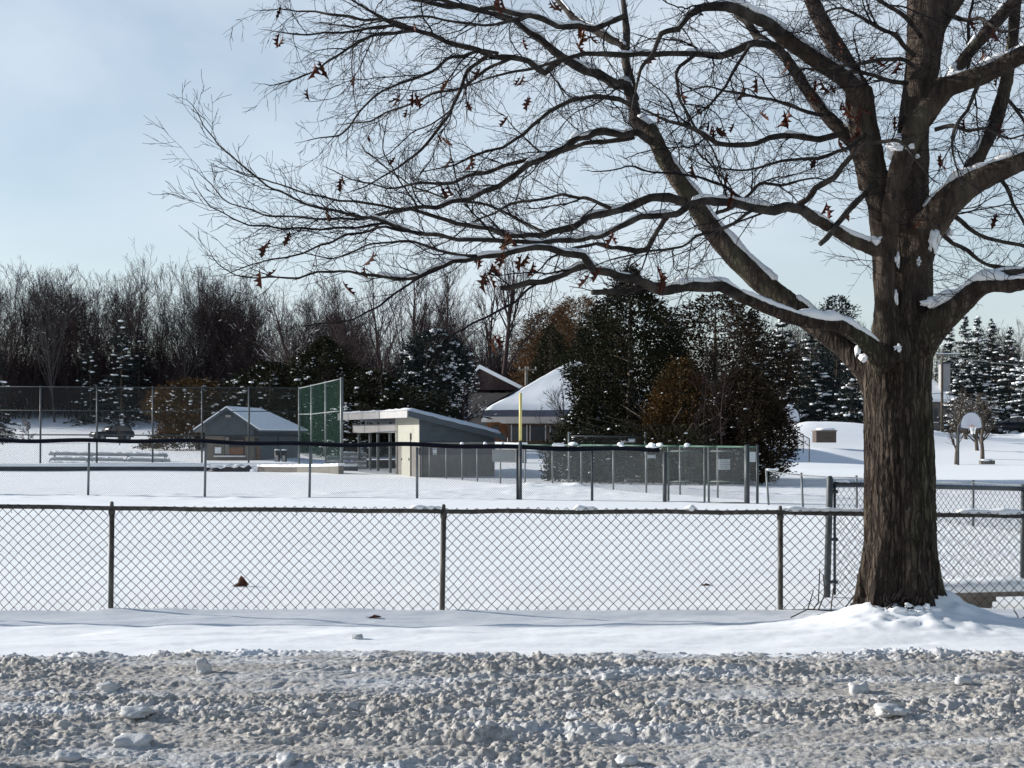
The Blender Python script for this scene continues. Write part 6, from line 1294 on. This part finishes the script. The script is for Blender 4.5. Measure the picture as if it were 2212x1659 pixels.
# ================================================================ light, sky, camera
def lighting():
    el, sx, sy = math.radians(19), -.955, .295
    sun = bpy.data.lights.new('sun', 'SUN'); sun.energy = 5.0; sun.angle = math.radians(.53); sun.color = (1, .97, .915)
    o = bpy.data.objects.new('sun', sun); C.objects.link(o)
    d = Vector((sx * math.cos(el), sy * math.cos(el), math.sin(el))); o.rotation_euler = d.to_track_quat('Z', 'Y').to_euler(); o.location = (-20, 10, 30)
    w = bpy.data.worlds.new('World'); bpy.context.scene.world = w; w.use_nodes = True; nt = w.node_tree; N = nt.nodes; L = nt.links; bg = N['Background']
    sky = N.new('ShaderNodeTexSky'); sky.sky_type = 'NISHITA'; sky.sun_disc = False; sky.sun_elevation = el; sky.sun_rotation = math.atan2(sx, sy); sky.air_density = 1.0; sky.dust_density = .6; sky.ozone_density = 1.6
    tc = N.new('ShaderNodeTexCoord'); mp = N.new('ShaderNodeMapping'); mp.inputs['Scale'].default_value = (1.6, 1.6, 4.2); mp.inputs['Rotation'].default_value = (0, .25, .4); L.new(tc.outputs['Generated'], mp.inputs[0])
    nz = N.new('ShaderNodeTexNoise'); nz.inputs['Scale'].default_value = 1.5; nz.inputs['Detail'].default_value = 6; nz.inputs['Roughness'].default_value = .5; nz.inputs['Distortion'].default_value = .4; L.new(mp.outputs[0], nz.inputs['Vector'])
    rp = N.new('ShaderNodeValToRGB'); rp.color_ramp.elements[0].position = .34; rp.color_ramp.elements[1].position = .66; rp.color_ramp.elements[0].color = (.30, .30, .30, 1); rp.color_ramp.elements[1].color = (.80, .80, .80, 1); L.new(nz.outputs[0], rp.inputs[0])
    sp = N.new('ShaderNodeSeparateXYZ'); L.new(tc.outputs['Generated'], sp.inputs[0]); mr = N.new('ShaderNodeMapRange'); mr.interpolation_type = 'SMOOTHSTEP'     # the veil of cloud lies low, the sky overhead is clear
    mr.inputs[1].default_value = .30; mr.inputs[2].default_value = .62; mr.inputs[3].default_value = 1.; mr.inputs[4].default_value = .0; L.new(sp.outputs['Z'], mr.inputs[0])
    cm = N.new('ShaderNodeMath'); cm.operation = 'MULTIPLY'; L.new(rp.outputs[0], cm.inputs[0]); L.new(mr.outputs[0], cm.inputs[1])
    mx = N.new('ShaderNodeMix'); mx.data_type = 'RGBA'; L.new(cm.outputs[0], mx.inputs[0]); L.new(sky.outputs[0], mx.inputs[6]); mx.inputs[7].default_value = CLOUD
    L.new(mx.outputs[2], bg.inputs['Color']); bg.inputs['Strength'].default_value = .096
CLOUD = (6.3, 6.95, 7.6, 1)
lighting()
def camera():
    c = bpy.data.cameras.new('camera'); o = bpy.data.objects.new('camera', c); C.objects.link(o); o.location = (0, 0, CZ); o.rotation_euler = (math.pi / 2, 0, 0)
    c.sensor_width = 36; c.lens = F / 2212 * 36; c.shift_y = (YH - 829.5) / 2212; c.clip_end = 3000; c.clip_start = .05
    s = bpy.context.scene; s.camera = o
    s.view_settings.view_transform = 'Standard'; s.view_settings.look = 'None'; s.view_settings.exposure = .45; s.view_settings.gamma = 1
    s.cycles.max_bounces = 6; s.cycles.transparent_max_bounces = 16; s.cycles.use_denoising = True
camera()
